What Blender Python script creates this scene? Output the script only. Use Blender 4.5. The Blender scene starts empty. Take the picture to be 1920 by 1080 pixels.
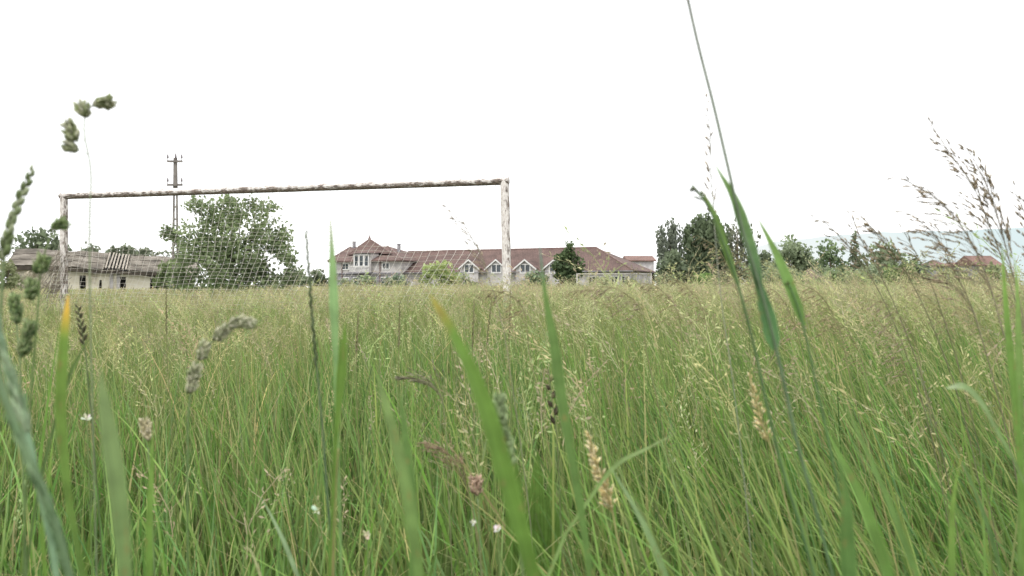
import bpy, math, random
import numpy as np
from mathutils import Vector, Matrix, noise as mnoise

random.seed(7)
RNG = np.random.default_rng(7)
SC = bpy.context.scene
COL = SC.collection
F = 1493.0            # focal length in 1920-px units (28 mm on 36 mm)
CAM_H = 1.0

def P(px, py, Y):
    """world point that the photo shows at (px, py) when it stands Y metres away"""
    return Vector(((px - 960) / F * Y, Y, CAM_H + (540 - py) / F * Y))

def lin(h):
    h = h.lstrip('#')
    out = []
    for i in (0, 2, 4):
        c = int(h[i:i + 2], 16) / 255
        out.append(c / 12.92 if c <= 0.04045 else ((c + 0.055) / 1.055) ** 2.4)
    return tuple(out)

# ------------------------------------------------------------------ objects
def tag(o, label=None, cat=None, group=None, kind=None):
    if label: o['label'] = label
    if cat: o['category'] = cat
    if group: o['group'] = group
    if kind: o['kind'] = kind
    return o

def empty(name, loc=(0, 0, 0), rz=0.0):
    o = bpy.data.objects.new(name, None)
    o.empty_display_size = 0.2
    o.location = loc
    o.rotation_euler = (0, 0, rz)
    COL.objects.link(o)
    return o

class MB:
    """collects shapes and links them as ONE mesh object; world coordinates,
    made local to the parent's location when a parent is given"""
    def __init__(s):
        s.v, s.f, s.c = [], [], []
    def add(s, verts, faces, col=(1, 1, 1)):
        n = len(s.v)
        s.v += [tuple(p) for p in verts]
        if isinstance(col, list): s.c += [tuple(c[:3]) for c in col]
        else: s.c += [tuple(col[:3])] * len(verts)
        s.f += [tuple(i + n for i in f) for f in faces]
    def quad(s, a, b, c, d, col=(1, 1, 1)):
        s.add([a, b, c, d], [(0, 1, 2, 3)], col)
    def box(s, o, ux, uy, uz, col=(1, 1, 1)):
        o, ux, uy, uz = Vector(o), Vector(ux), Vector(uy), Vector(uz)
        v = [o, o + ux, o + ux + uy, o + uy]
        v += [p + uz for p in v]
        s.add(v, [(3, 2, 1, 0), (4, 5, 6, 7), (0, 1, 5, 4), (1, 2, 6, 5), (2, 3, 7, 6), (3, 0, 4, 7)], col)
    def tube(s, pts, radii, sides=6, col=(1, 1, 1), cap=True):
        pts = [Vector(p) for p in pts]
        n = len(pts)
        if not hasattr(radii, '__len__'): radii = [radii] * n
        verts, cols = [], []
        ref = Vector((0.31, 0.2, 0.93)) if abs((pts[-1] - pts[0]).normalized().z) < 0.8 else Vector((1, 0.1, 0))
        for i, p in enumerate(pts):
            t = (pts[min(i + 1, n - 1)] - pts[max(i - 1, 0)])
            t = t.normalized() if t.length > 1e-9 else Vector((0, 0, 1))
            a = t.cross(ref)
            a = a.normalized() if a.length > 1e-6 else t.orthogonal().normalized()
            b = t.cross(a)
            for k in range(sides):
                th = 2 * math.pi * k / sides
                verts.append(p + (a * math.cos(th) + b * math.sin(th)) * radii[i])
                cols.append(col[i] if isinstance(col, list) else col)
        faces = []
        for i in range(n - 1):
            for k in range(sides):
                k2 = (k + 1) % sides
                faces.append((i * sides + k, i * sides + k2, (i + 1) * sides + k2, (i + 1) * sides + k))
        if cap:
            faces.append(tuple(range(sides - 1, -1, -1)))
            faces.append(tuple((n - 1) * sides + k for k in range(sides)))
        s.add(verts, faces, cols)
    def spindle(s, p0, d, length, r, col=(1, 1, 1), sides=5, flat=1.0):
        p0 = Vector(p0); d = Vector(d).normalized()
        a = d.orthogonal().normalized()
        rot = random.uniform(0, 6.28)
        a = (Matrix.Rotation(rot, 3, d) @ a); b = d.cross(a)
        verts = [p0]; cols = [tuple(c * 0.8 for c in col[:3])]
        for t, k in ((0.28, 0.95), (0.62, 0.8)):
            for j in range(sides):
                th = 2 * math.pi * j / sides
                verts.append(p0 + d * length * t + (a * math.cos(th) + b * math.sin(th) * flat) * r * k)
                cols.append(col)
        verts.append(p0 + d * length); cols.append(tuple(min(1, c * 1.25) for c in col[:3]))
        fs = []
        for j in range(sides):
            k = (j + 1) % sides
            fs += [(0, 1 + k, 1 + j), (1 + j, 1 + k, 1 + sides + k, 1 + sides + j),
                   (1 + sides + j, 1 + sides + k, 1 + 2 * sides)]
        s.add(verts, fs, cols)
    def build(s, name, mat, parent=None, smooth=False, kind=None):
        me = bpy.data.meshes.new(name)
        off = Vector((0, 0, 0))
        v = s.v
        o = bpy.data.objects.new(name, me)
        if parent is not None:
            q = parent; chain = []
            while q is not None:
                chain.append(q); q = q.parent
            m = Matrix.Identity(4)
            for q in reversed(chain):
                m = m @ Matrix.LocRotScale(q.location, q.rotation_euler, q.scale)
            mi = m.inverted()
            v = [mi @ Vector(p) for p in v]
        elif len(v):
            lo = Vector((sum(p[0] for p in v) / len(v), sum(p[1] for p in v) / len(v), min(p[2] for p in v)))
            v = [Vector(p) - lo for p in v]
            o.location = lo
        me.from_pydata([tuple(p) for p in v], [], s.f)
        at = me.color_attributes.new('tint', 'FLOAT_COLOR', 'POINT')
        arr = np.ones((len(v), 4), np.float32)
        if len(v): arr[:, :3] = np.array(s.c, np.float32)
        at.data.foreach_set('color', arr.ravel())
        if smooth: me.polygons.foreach_set('use_smooth', [True] * len(me.polygons))
        me.materials.append(mat)
        me.update()
        COL.objects.link(o)
        if parent is not None: o.parent = parent
        if kind: o['kind'] = kind
        return o

def np_mesh(name, V, Fq, C, mat, parent=None, smooth=False):
    """V (n,3), Fq (m,k) one face size, C (n,3)"""
    me = bpy.data.meshes.new(name)
    V = np.asarray(V, np.float32); Fq = np.asarray(Fq, np.int32)
    k = Fq.shape[1]
    me.vertices.add(len(V)); me.vertices.foreach_set('co', V.ravel())
    me.loops.add(Fq.size); me.loops.foreach_set('vertex_index', Fq.ravel())
    me.polygons.add(len(Fq))
    me.polygons.foreach_set('loop_start', np.arange(0, Fq.size, k, dtype=np.int32))
    me.polygons.foreach_set('loop_total', np.full(len(Fq), k, np.int32))
    if smooth: me.polygons.foreach_set('use_smooth', np.ones(len(Fq), bool))
    me.update(calc_edges=True)
    at = me.color_attributes.new('tint', 'FLOAT_COLOR', 'POINT')
    arr = np.ones((len(V), 4), np.float32); arr[:, :3] = C
    at.data.foreach_set('color', arr.ravel())
    me.materials.append(mat)
    o = bpy.data.objects.new(name, me)
    COL.objects.link(o)
    if parent is not None: o.parent = parent
    return o

# ---------------------------------------------------------------- materials
def newmat(name):
    m = bpy.data.materials.new(name); m.use_nodes = True
    nt = m.node_tree; nt.nodes.clear()
    out = nt.nodes.new('ShaderNodeOutputMaterial')
    return m, nt, out

def N(nt, t, **kw):
    n = nt.nodes.new(t)
    for k, v in kw.items():
        if k in n.inputs: n.inputs[k].default_value = v
        else: setattr(n, k, v)
    return n

def leaf_mat(name, trans=0.35, rough=0.55, spec=0.35, nscale=40.0, var=0.35, gain=1.0, spots=False):
    m, nt, out = newmat(name)
    L = nt.links.new
    at = N(nt, 'ShaderNodeAttribute', attribute_name='tint')
    ns = N(nt, 'ShaderNodeTexNoise'); ns.inputs['Scale'].default_value = nscale; ns.inputs['Detail'].default_value = 3
    tc = N(nt, 'ShaderNodeTexCoord'); L(tc.outputs['Object'], ns.inputs['Vector'])
    mr = N(nt, 'ShaderNodeMapRange')
    mr.inputs['From Min'].default_value = 0.3; mr.inputs['From Max'].default_value = 0.7
    mr.inputs['To Min'].default_value = gain * (1 - var); mr.inputs['To Max'].default_value = gain * (1 + var)
    L(ns.outputs['Fac'], mr.inputs['Value'])
    mul = N(nt, 'ShaderNodeVectorMath', operation='SCALE')
    L(at.outputs['Color'], mul.inputs[0]); L(mr.outputs['Result'], mul.inputs['Scale'])
    if spots:   # dry flecks and insect scars along the leaf
        mp = N(nt, 'ShaderNodeMapping'); mp.inputs['Scale'].default_value = (1, 1, .35); L(tc.outputs['Object'], mp.inputs['Vector'])
        n2 = N(nt, 'ShaderNodeTexNoise'); n2.inputs['Scale'].default_value = 240; n2.inputs['Detail'].default_value = 4
        L(mp.outputs[0], n2.inputs['Vector'])
        r2 = N(nt, 'ShaderNodeMapRange'); r2.inputs['From Min'].default_value = 0.62; r2.inputs['From Max'].default_value = 0.72
        r2.inputs['To Max'].default_value = 0.75
        L(n2.outputs['Fac'], r2.inputs['Value'])
        sp_ = N(nt, 'ShaderNodeMix', data_type='RGBA'); L(r2.outputs[0], sp_.inputs[0]); L(mul.outputs['Vector'], sp_.inputs[6])
        sp_.inputs[7].default_value = (*lin('8d8250'), 1)
        mul2 = N(nt, 'ShaderNodeVectorMath', operation='SCALE'); mul2.inputs['Scale'].default_value = 1.0
        L(sp_.outputs[2], mul2.inputs[0]); mul = mul2
    p = N(nt, 'ShaderNodeBsdfPrincipled')
    p.inputs['Roughness'].default_value = rough
    p.inputs['Specular IOR Level'].default_value = spec
    L(mul.outputs['Vector'], p.inputs['Base Color'])
    tr = N(nt, 'ShaderNodeBsdfTranslucent')
    L(mul.outputs['Vector'], tr.inputs['Color'])
    mx = N(nt, 'ShaderNodeMixShader'); mx.inputs['Fac'].default_value = trans
    L(p.outputs[0], mx.inputs[1]); L(tr.outputs[0], mx.inputs[2])
    L(mx.outputs[0], out.inputs['Surface'])
    return m

def noise_mat(name, c1, c2, c3=None, scale=3.0, detail=6, rough=0.85, stretch=(1, 1, 1), bump=0.0, lo=0.35, hi=0.65, use_tint=False, spec=0.3):
    m, nt, out = newmat(name)
    L = nt.links.new
    tc = N(nt, 'ShaderNodeTexCoord'); mp = N(nt, 'ShaderNodeMapping')
    mp.inputs['Scale'].default_value = stretch
    L(tc.outputs['Object'], mp.inputs['Vector'])
    ns = N(nt, 'ShaderNodeTexNoise'); ns.inputs['Scale'].default_value = scale; ns.inputs['Detail'].default_value = detail
    ns.inputs['Roughness'].default_value = 0.65
    L(mp.outputs[0], ns.inputs['Vector'])
    cr = N(nt, 'ShaderNodeValToRGB')
    e = cr.color_ramp.elements
    e[0].position = lo; e[0].color = (*c1, 1); e[1].position = hi; e[1].color = (*c2, 1)
    if c3:
        x = e.new((lo + hi) / 2); x.color = (*c3, 1)
    L(ns.outputs['Fac'], cr.inputs['Fac'])
    p = N(nt, 'ShaderNodeBsdfPrincipled'); p.inputs['Roughness'].default_value = rough
    p.inputs['Specular IOR Level'].default_value = spec
    src = cr.outputs['Color']
    if use_tint:
        at = N(nt, 'ShaderNodeAttribute', attribute_name='tint')
        mu = N(nt, 'ShaderNodeVectorMath', operation='MULTIPLY')
        L(src, mu.inputs[0]); L(at.outputs['Color'], mu.inputs[1]); src = mu.outputs[0]
    L(src, p.inputs['Base Color'])
    if bump:
        b = N(nt, 'ShaderNodeBump'); b.inputs['Strength'].default_value = bump; b.inputs['Distance'].default_value = 0.05
        L(ns.outputs['Fac'], b.inputs['Height']); L(b.outputs[0], p.inputs['Normal'])
    L(p.outputs[0], out.inputs['Surface'])
    return m

def tile_mat(name, c1, c2, row=0.35, rough=0.8):
    """roof tiles: courses across the slope broken by noise"""
    m, nt, out = newmat(name)
    L = nt.links.new
    tc = N(nt, 'ShaderNodeTexCoord')
    br = N(nt, 'ShaderNodeTexBrick'); br.inputs['Scale'].default_value = 1.0
    br.inputs['Brick Width'].default_value = row * 0.8; br.inputs['Row Height'].default_value = row * 0.6
    br.inputs['Mortar Size'].default_value = 0.02
    br.inputs['Color1'].default_value = (*c1, 1); br.inputs['Color2'].default_value = (*c2, 1)
    br.inputs['Mortar'].default_value = (*[c * 0.45 for c in c1], 1)
    sx = N(nt, 'ShaderNodeSeparateXYZ'); L(tc.outputs['Object'], sx.inputs[0])
    cx = N(nt, 'ShaderNodeCombineXYZ'); L(sx.outputs['X'], cx.inputs['X']); L(sx.outputs['Z'], cx.inputs['Y'])
    L(cx.outputs[0], br.inputs['Vector'])
    ns = N(nt, 'ShaderNodeTexNoise'); ns.inputs['Scale'].default_value = 0.45; ns.inputs['Detail'].default_value = 7
    L(tc.outputs['Object'], ns.inputs['Vector'])
    mr = N(nt, 'ShaderNodeMapRange'); mr.inputs['From Min'].default_value = 0.3; mr.inputs['From Max'].default_value = 0.7
    mr.inputs['To Min'].default_value = 0.72; mr.inputs['To Max'].default_value = 1.25
    L(ns.outputs['Fac'], mr.inputs['Value'])
    mu = N(nt, 'ShaderNodeVectorMath', operation='SCALE'); L(br.outputs['Color'], mu.inputs[0]); L(mr.outputs[0], mu.inputs['Scale'])
    p = N(nt, 'ShaderNodeBsdfPrincipled'); p.inputs['Roughness'].default_value = rough
    L(mu.outputs[0], p.inputs['Base Color']); L(p.outputs[0], out.inputs['Surface'])
    return m

M = {}
M['grass'] = leaf_mat('meadow grass blades', 0.5, 0.5, 0.35, 6.0, 0.22, 1.40)
M['seed'] = leaf_mat('grass seed heads', 0.4, 0.75, 0.2, 9.0, 0.25, 1.4)
M['hero'] = leaf_mat('broad grass leaf', 0.5, 0.5, 0.3, 70.0, 0.16, 1.2, True)
M['stem'] = leaf_mat('grass stem', 0.15, 0.55, 0.35, 90.0, 0.2)
M['head'] = leaf_mat('seed spikelets', 0.4, 0.8, 0.2, 260.0, 0.25, 1.1)
M['petal'] = leaf_mat('flower petals', 0.3, 0.7, 0.2, 150.0, 0.15)
M['crown'] = leaf_mat('tree leaves', 0.4, 0.6, 0.3, 0.9, 0.3, 1.45)
M['bark'] = noise_mat('bark', lin('4b4238'), lin('8a7d6c'), scale=6, stretch=(1, 1, 0.25), bump=0.4)
M['glass'] = noise_mat('window glass', lin('2c3236'), lin('50585d'), scale=0.8, rough=0.15, spec=0.5)
M['render'] = noise_mat('white render', lin('a09b99'), lin('d0cccb'), scale=0.7, detail=8)
M['greywall'] = noise_mat('grey plinth wall', lin('77757a'), lin('a5a2a6'), scale=0.9, detail=8)
M['trim'] = noise_mat('white window trim', lin('d8d6d4'), lin('efeeec'), scale=2.0)
M['tile'] = tile_mat('brown red roof tiles', lin('66514b'), lin('755e57'))
M['tile2'] = tile_mat('orange roof tiles', lin('7d6057'), lin('8b6d63'))
M['ridge'] = noise_mat('ridge capping', lin('6d5753'), lin('8f7c77'), scale=2)
M['oldwall'] = noise_mat('peeling cream plaster', lin('a39a86'), lin('e8e2d0'), lin('dcd4be'), scale=0.9, detail=9, lo=0.3, hi=0.6)
M['oldroof'] = noise_mat('weathered fibre cement roof', lin('4c4740'), lin('918a80'), lin('726b61'), scale=0.9, detail=10, lo=0.34, hi=0.66)
M['rot'] = noise_mat('rotten dark timber', lin('2e2a25'), lin('5d554b'), scale=2.5)
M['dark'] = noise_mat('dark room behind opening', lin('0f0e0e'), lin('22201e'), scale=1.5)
M['rubble'] = noise_mat('grey weathered planks', lin('857d72'), lin('b3aa9d'), scale=2.5, detail=8)
M['concrete'] = noise_mat('pole concrete', lin('6f6a66'), lin('918b86'), scale=2.0, detail=8)
M['porcelain'] = noise_mat('insulator', lin('5b5150'), lin('74696a'), scale=5, rough=0.4)
M['white_metal'] = noise_mat('white painted pipe', lin('a5a199'), lin('c8c4bd'), scale=2.0)
M['soil'] = noise_mat('heaped dry soil', lin('665b50'), lin('8b7f6f'), scale=1.2, detail=9, bump=0.6)
M['net'] = leaf_mat('faded white net cord', 0.35, 0.8, 0.1, 4.0, 0.05, 1.0)

# flaking white paint over rust on the goal
def paint_mat():
    m, nt, out = newmat('flaking white goal paint')
    L = nt.links.new
    at = N(nt, 'ShaderNodeAttribute', attribute_name='tint')          # x = along the bar, y = around it
    mp = N(nt, 'ShaderNodeMapping'); mp.inputs['Scale'].default_value = (7.0, 14.0, 1)
    L(at.outputs['Vector'], mp.inputs['Vector'])
    n1 = N(nt, 'ShaderNodeTexNoise'); n1.inputs['Scale'].default_value = 1.0; n1.inputs['Detail'].default_value = 8
    n1.inputs['Roughness'].default_value = 0.7
    L(mp.outputs[0], n1.inputs['Vector'])
    mp2 = N(nt, 'ShaderNodeMapping'); mp2.inputs['Scale'].default_value = (22, 30, 1)
    L(at.outputs['Vector'], mp2.inputs['Vector'])
    n2 = N(nt, 'ShaderNodeTexNoise'); n2.inputs['Scale'].default_value = 1.0; n2.inputs['Detail'].default_value = 5
    L(mp2.outputs[0], n2.inputs['Vector'])
    # more paint has gone where the surface faces the ground
    sx = N(nt, 'ShaderNodeSeparateXYZ'); L(at.outputs['Vector'], sx.inputs[0])
    ad = N(nt, 'ShaderNodeMath', operation='ADD'); L(n1.outputs['Fac'], ad.inputs[0]); L(sx.outputs['Z'], ad.inputs[1])
    cr = N(nt, 'ShaderNodeValToRGB'); e = cr.color_ramp.elements
    e[0].position = 0.50; e[0].color = (0, 0, 0, 1); e[1].position = 0.58; e[1].color = (1, 1, 1, 1)
    L(ad.outputs[0], cr.inputs['Fac'])
    rust = N(nt, 'ShaderNodeValToRGB'); e = rust.color_ramp.elements
    e[0].position = 0.35; e[0].color = (*lin('544b46'), 1); e[1].position = 0.65; e[1].color = (*lin('97877c'), 1)
    L(n2.outputs['Fac'], rust.inputs['Fac'])
    pt = N(nt, 'ShaderNodeValToRGB'); e = pt.color_ramp.elements
    e[0].position = 0.3; e[0].color = (*lin('c3b8b2'), 1); e[1].position = 0.6; e[1].color = (*lin('ebe6e2'), 1)
    L(n2.outputs['Fac'], pt.inputs['Fac'])
    mx = N(nt, 'ShaderNodeMix', data_type='RGBA')
    L(cr.outputs['Color'], mx.inputs[0]); L(pt.outputs['Color'], mx.inputs[6]); L(rust.outputs['Color'], mx.inputs[7])
    p = N(nt, 'ShaderNodeBsdfPrincipled'); p.inputs['Roughness'].default_value = 0.75
    L(mx.outputs[2], p.inputs['Base Color'])
    b = N(nt, 'ShaderNodeBump'); b.inputs['Strength'].default_value = 0.5; b.inputs['Distance'].default_value = 0.01
    b.invert = True
    L(cr.outputs['Color'], b.inputs['Height']); L(b.outputs[0], p.inputs['Normal'])
    L(p.outputs[0], out.inputs['Surface'])
    return m
M['paint'] = paint_mat()

def ground_mat():
    m, nt, out = newmat('meadow ground')
    L = nt.links.new
    tc = N(nt, 'ShaderNodeTexCoord')
    n1 = N(nt, 'ShaderNodeTexNoise'); n1.inputs['Scale'].default_value = 0.08; n1.inputs['Detail'].default_value = 6
    n2 = N(nt, 'ShaderNodeTexNoise'); n2.inputs['Scale'].default_value = 9.0; n2.inputs['Detail'].default_value = 6
    L(tc.outputs['Object'], n1.inputs['Vector']); L(tc.outputs['Object'], n2.inputs['Vector'])
    r1 = N(nt, 'ShaderNodeValToRGB'); e = r1.color_ramp.elements
    e[0].position = 0.35; e[0].color = (0.075, 0.10, 0.035, 1); e[1].position = 0.65; e[1].color = (0.14, 0.135, 0.065, 1)
    r2 = N(nt, 'ShaderNodeValToRGB'); e = r2.color_ramp.elements
    e[0].position = 0.3; e[0].color = (0.55, 0.5, 0.45, 1); e[1].position = 0.7; e[1].color = (1.1, 1.1, 1.0, 1)
    L(n1.outputs['Fac'], r1.inputs['Fac']); L(n2.outputs['Fac'], r2.inputs['Fac'])
    mu = N(nt, 'ShaderNodeVectorMath', operation='MULTIPLY'); L(r1.outputs['Color'], mu.inputs[0]); L(r2.outputs['Color'], mu.inputs[1])
    p = N(nt, 'ShaderNodeBsdfPrincipled'); p.inputs['Roughness'].default_value = 0.95; p.inputs['Specular IOR Level'].default_value = 0.1
    L(mu.outputs[0], p.inputs['Base Color']); L(p.outputs[0], out.inputs['Surface'])
    return m
M['ground'] = ground_mat()

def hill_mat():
    """distant wooded ridge with the bright haze of several kilometres mixed in as glow"""
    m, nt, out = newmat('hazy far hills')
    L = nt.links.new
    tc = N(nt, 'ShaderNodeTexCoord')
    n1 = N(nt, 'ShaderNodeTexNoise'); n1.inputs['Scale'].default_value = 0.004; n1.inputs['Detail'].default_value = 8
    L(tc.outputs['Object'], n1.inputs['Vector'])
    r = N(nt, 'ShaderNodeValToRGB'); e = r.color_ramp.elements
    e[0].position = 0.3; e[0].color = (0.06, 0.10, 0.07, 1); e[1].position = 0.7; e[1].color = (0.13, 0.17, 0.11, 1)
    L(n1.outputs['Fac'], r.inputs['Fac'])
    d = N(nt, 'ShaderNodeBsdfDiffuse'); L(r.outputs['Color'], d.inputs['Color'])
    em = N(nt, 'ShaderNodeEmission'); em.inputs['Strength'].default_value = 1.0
    # the painted haze glow thickens towards the left, where the ridge fades into the sky
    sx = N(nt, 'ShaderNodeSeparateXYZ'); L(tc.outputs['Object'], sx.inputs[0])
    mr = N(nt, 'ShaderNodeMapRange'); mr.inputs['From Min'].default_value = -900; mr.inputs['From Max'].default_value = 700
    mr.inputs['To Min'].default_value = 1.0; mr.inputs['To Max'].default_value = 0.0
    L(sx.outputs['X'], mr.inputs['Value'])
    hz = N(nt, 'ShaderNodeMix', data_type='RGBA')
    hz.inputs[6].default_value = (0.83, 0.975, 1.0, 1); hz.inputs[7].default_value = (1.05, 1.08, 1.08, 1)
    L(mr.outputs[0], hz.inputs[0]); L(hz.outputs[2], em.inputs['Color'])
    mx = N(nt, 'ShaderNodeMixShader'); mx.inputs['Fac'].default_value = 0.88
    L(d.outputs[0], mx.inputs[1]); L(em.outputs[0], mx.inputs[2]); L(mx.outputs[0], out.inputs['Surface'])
    return m
M['hill'] = hill_mat()

# --------------------------------------------------------- world, sun, camera
SUN_EL, SUN_AZ = math.radians(58), math.radians(205)
W = bpy.data.worlds.new('World'); SC.world = W; W.use_nodes = True
nt = W.node_tree; nt.nodes.clear()
sky = nt.nodes.new('ShaderNodeTexSky'); sky.sky_type = 'NISHITA'; sky.sun_disc = False
sky.sun_elevation = SUN_EL; sky.sun_rotation = SUN_AZ; sky.air_density = 1.0; sky.dust_density = 3.0
# a bright, nearly even overcast over the clear sky
tc = nt.nodes.new('ShaderNodeTexCoord')
cl = nt.nodes.new('ShaderNodeTexNoise'); cl.inputs['Scale'].default_value = 1.6; cl.inputs['Detail'].default_value = 5
nt.links.new(tc.outputs['Generated'], cl.inputs['Vector'])
cr = nt.nodes.new('ShaderNodeValToRGB'); e = cr.color_ramp.elements
e[0].position = 0.3; e[0].color = (0.86, 0.87, 0.88, 1); e[1].position = 0.7; e[1].color = (1, 1, 1, 1)
nt.links.new(cl.outputs['Fac'], cr.inputs['Fac'])
sc_ = nt.nodes.new('ShaderNodeVectorMath'); sc_.operation = 'SCALE'; sc_.inputs['Scale'].default_value = 18.5
nt.links.new(cr.outputs['Color'], sc_.inputs[0])
mix = nt.nodes.new('ShaderNodeMix'); mix.data_type = 'RGBA'; mix.inputs[0].default_value = 0.9
nt.links.new(sky.outputs['Color'], mix.inputs[6]); nt.links.new(sc_.outputs['Vector'], mix.inputs[7])
bg = nt.nodes.new('ShaderNodeBackground'); bg.inputs['Strength'].default_value = 0.1
nt.links.new(mix.outputs[2], bg.inputs['Color'])
wo = nt.nodes.new('ShaderNodeOutputWorld'); nt.links.new(bg.outputs[0], wo.inputs['Surface'])

sl = bpy.data.lights.new('sun', 'SUN'); sl.energy = 1.7; sl.angle = math.radians(14); sl.color = (1.0, 0.97, 0.92)
so = bpy.data.objects.new('sun', sl); COL.objects.link(so)
sd = Vector((math.sin(SUN_AZ) * math.cos(SUN_EL), math.cos(SUN_AZ) * math.cos(SUN_EL), math.sin(SUN_EL)))
so.rotation_euler = (-sd).to_track_quat('-Z', 'Y').to_euler(); so.location = (0, 0, 50)

cd = bpy.data.cameras.new('camera'); cd.lens = 28; cd.sensor_width = 36; cd.clip_start = 0.02; cd.clip_end = 20000
cd.dof.use_dof = True; cd.dof.focus_distance = 6.0; cd.dof.aperture_fstop = 9.0
cam = bpy.data.objects.new('camera', cd); COL.objects.link(cam)
cam.location = (0, 0, CAM_H); cam.rotation_euler = (math.radians(90), 0, 0)
SC.camera = cam
SC.view_settings.view_transform = 'Standard'; SC.view_settings.look = 'None'; SC.view_settings.exposure = 0
SC.cycles.max_bounces = 8; SC.cycles.diffuse_bounces = 4; SC.cycles.transmission_bounces = 4
SC.cycles.use_denoising = True

# ------------------------------------------------------------------- setting
def build_ground():
    xs = [-6000, -2500, -900, -300, -120] + list(range(-60, 61, 6)) + [120, 300, 900, 2500, 6000]
    ys = [-300, -60] + list(range(-6, 121, 6)) + [200, 500, 1500, 4000, 9000]
    V, Fc = [], []
    for y in ys:
        for x in xs:
            near = max(0, 1 - max(abs(x), abs(y)) / 140)
            V.append((x, y, 0.05 * near * mnoise.noise(Vector((x * 0.15, y * 0.15, 0)))))
    w = len(xs)
    for j in range(len(ys) - 1):
        for i in range(w - 1):
            Fc.append((j * w + i, j * w + i + 1, (j + 1) * w + i + 1, (j + 1) * w + i))
    o = np_mesh('ground', V, Fc, (1, 1, 1), M['ground'])
    tag(o, 'flat meadow ground under the tall grass', 'ground', kind='structure')
build_ground()

def build_hills():
    V, Fc = [], []
    n, rows = 140, 8
    for i in range(n + 1):
        px = 1230 + (2500 - 1230) * i / n
        x = (px - 960) / F * 5000
        top = np.interp(px, [1230, 1360, 1450, 1560, 1680, 1790, 1900, 2050, 2300, 2500],
                        [505, 478, 452, 440, 433, 432, 426, 420, 424, 450])
        h = (540 - top) / F * 5000 + 6 * mnoise.fractal(Vector((px * 0.03, 0, 3)), 1.0, 2.0, 5)
        for j in range(rows + 1):
            t = j / rows
            V.append((x, 5000 - 900 * (1 - t) ** 1.3, h * math.sin(t * math.pi / 2) - 4))
    for i in range(n):
        for j in range(rows):
            a = i * (rows + 1) + j
            Fc.append((a, a + rows + 1, a + rows + 2, a + 1))
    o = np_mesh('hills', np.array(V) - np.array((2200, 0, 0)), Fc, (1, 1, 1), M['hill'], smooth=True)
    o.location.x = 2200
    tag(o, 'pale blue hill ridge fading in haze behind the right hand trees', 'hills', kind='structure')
build_hills()

# ------------------------------------------------------- trees, shrubs
def leaf_quads(C, size, tintfn, elong=1.6, updir=None):
    """diamond leaves at centres C (n,3); size (n,)"""
    n = len(C)
    a = RNG.normal(size=(n, 3))
    if updir is not None: a = a * 0.45 + np.array(updir)
    a /= np.linalg.norm(a, axis=1)[:, None]
    b = RNG.normal(size=(n, 3)); b -= (b * a).sum(1)[:, None] * a
    b /= np.linalg.norm(b, axis=1)[:, None]
    L = (size * elong * 0.5)[:, None]; Wd = (size * 0.5)[:, None]
    V = np.stack([C - a * L, C + b * Wd, C + a * L, C - b * Wd], 1).reshape(-1, 3)
    Fq = np.arange(4 * n).reshape(n, 4)
    col = np.repeat(tintfn(C), 4, axis=0)
    return V, Fq, col

def crown_points(lobes, n, hollow=0.45):
    """points through a set of ellipsoid lobes (cx,cy,cz,rx,ry,rz), thicker near their skins"""
    w = np.array([l[3] * l[4] * l[5] for l in lobes]) ** 0.67; w /= w.sum()
    idx = RNG.choice(len(lobes), n, p=w)
    Lb = np.array(lobes)[idx]
    d = RNG.normal(size=(n, 3)); d /= np.linalg.norm(d, axis=1)[:, None]
    r = hollow + (1 - hollow) * RNG.random(n) ** 0.7
    r *= 1 + 0.16 * RNG.normal(size=n)
    return Lb[:, :3] + d * r[:, None] * Lb[:, 3:6], idx

def gaps(C, scale, keep, seed=0.0):
    k = np.array([mnoise.noise(Vector((p[0] * scale + seed, p[1] * scale, p[2] * scale))) for p in C])
    return C[k > keep]

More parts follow.
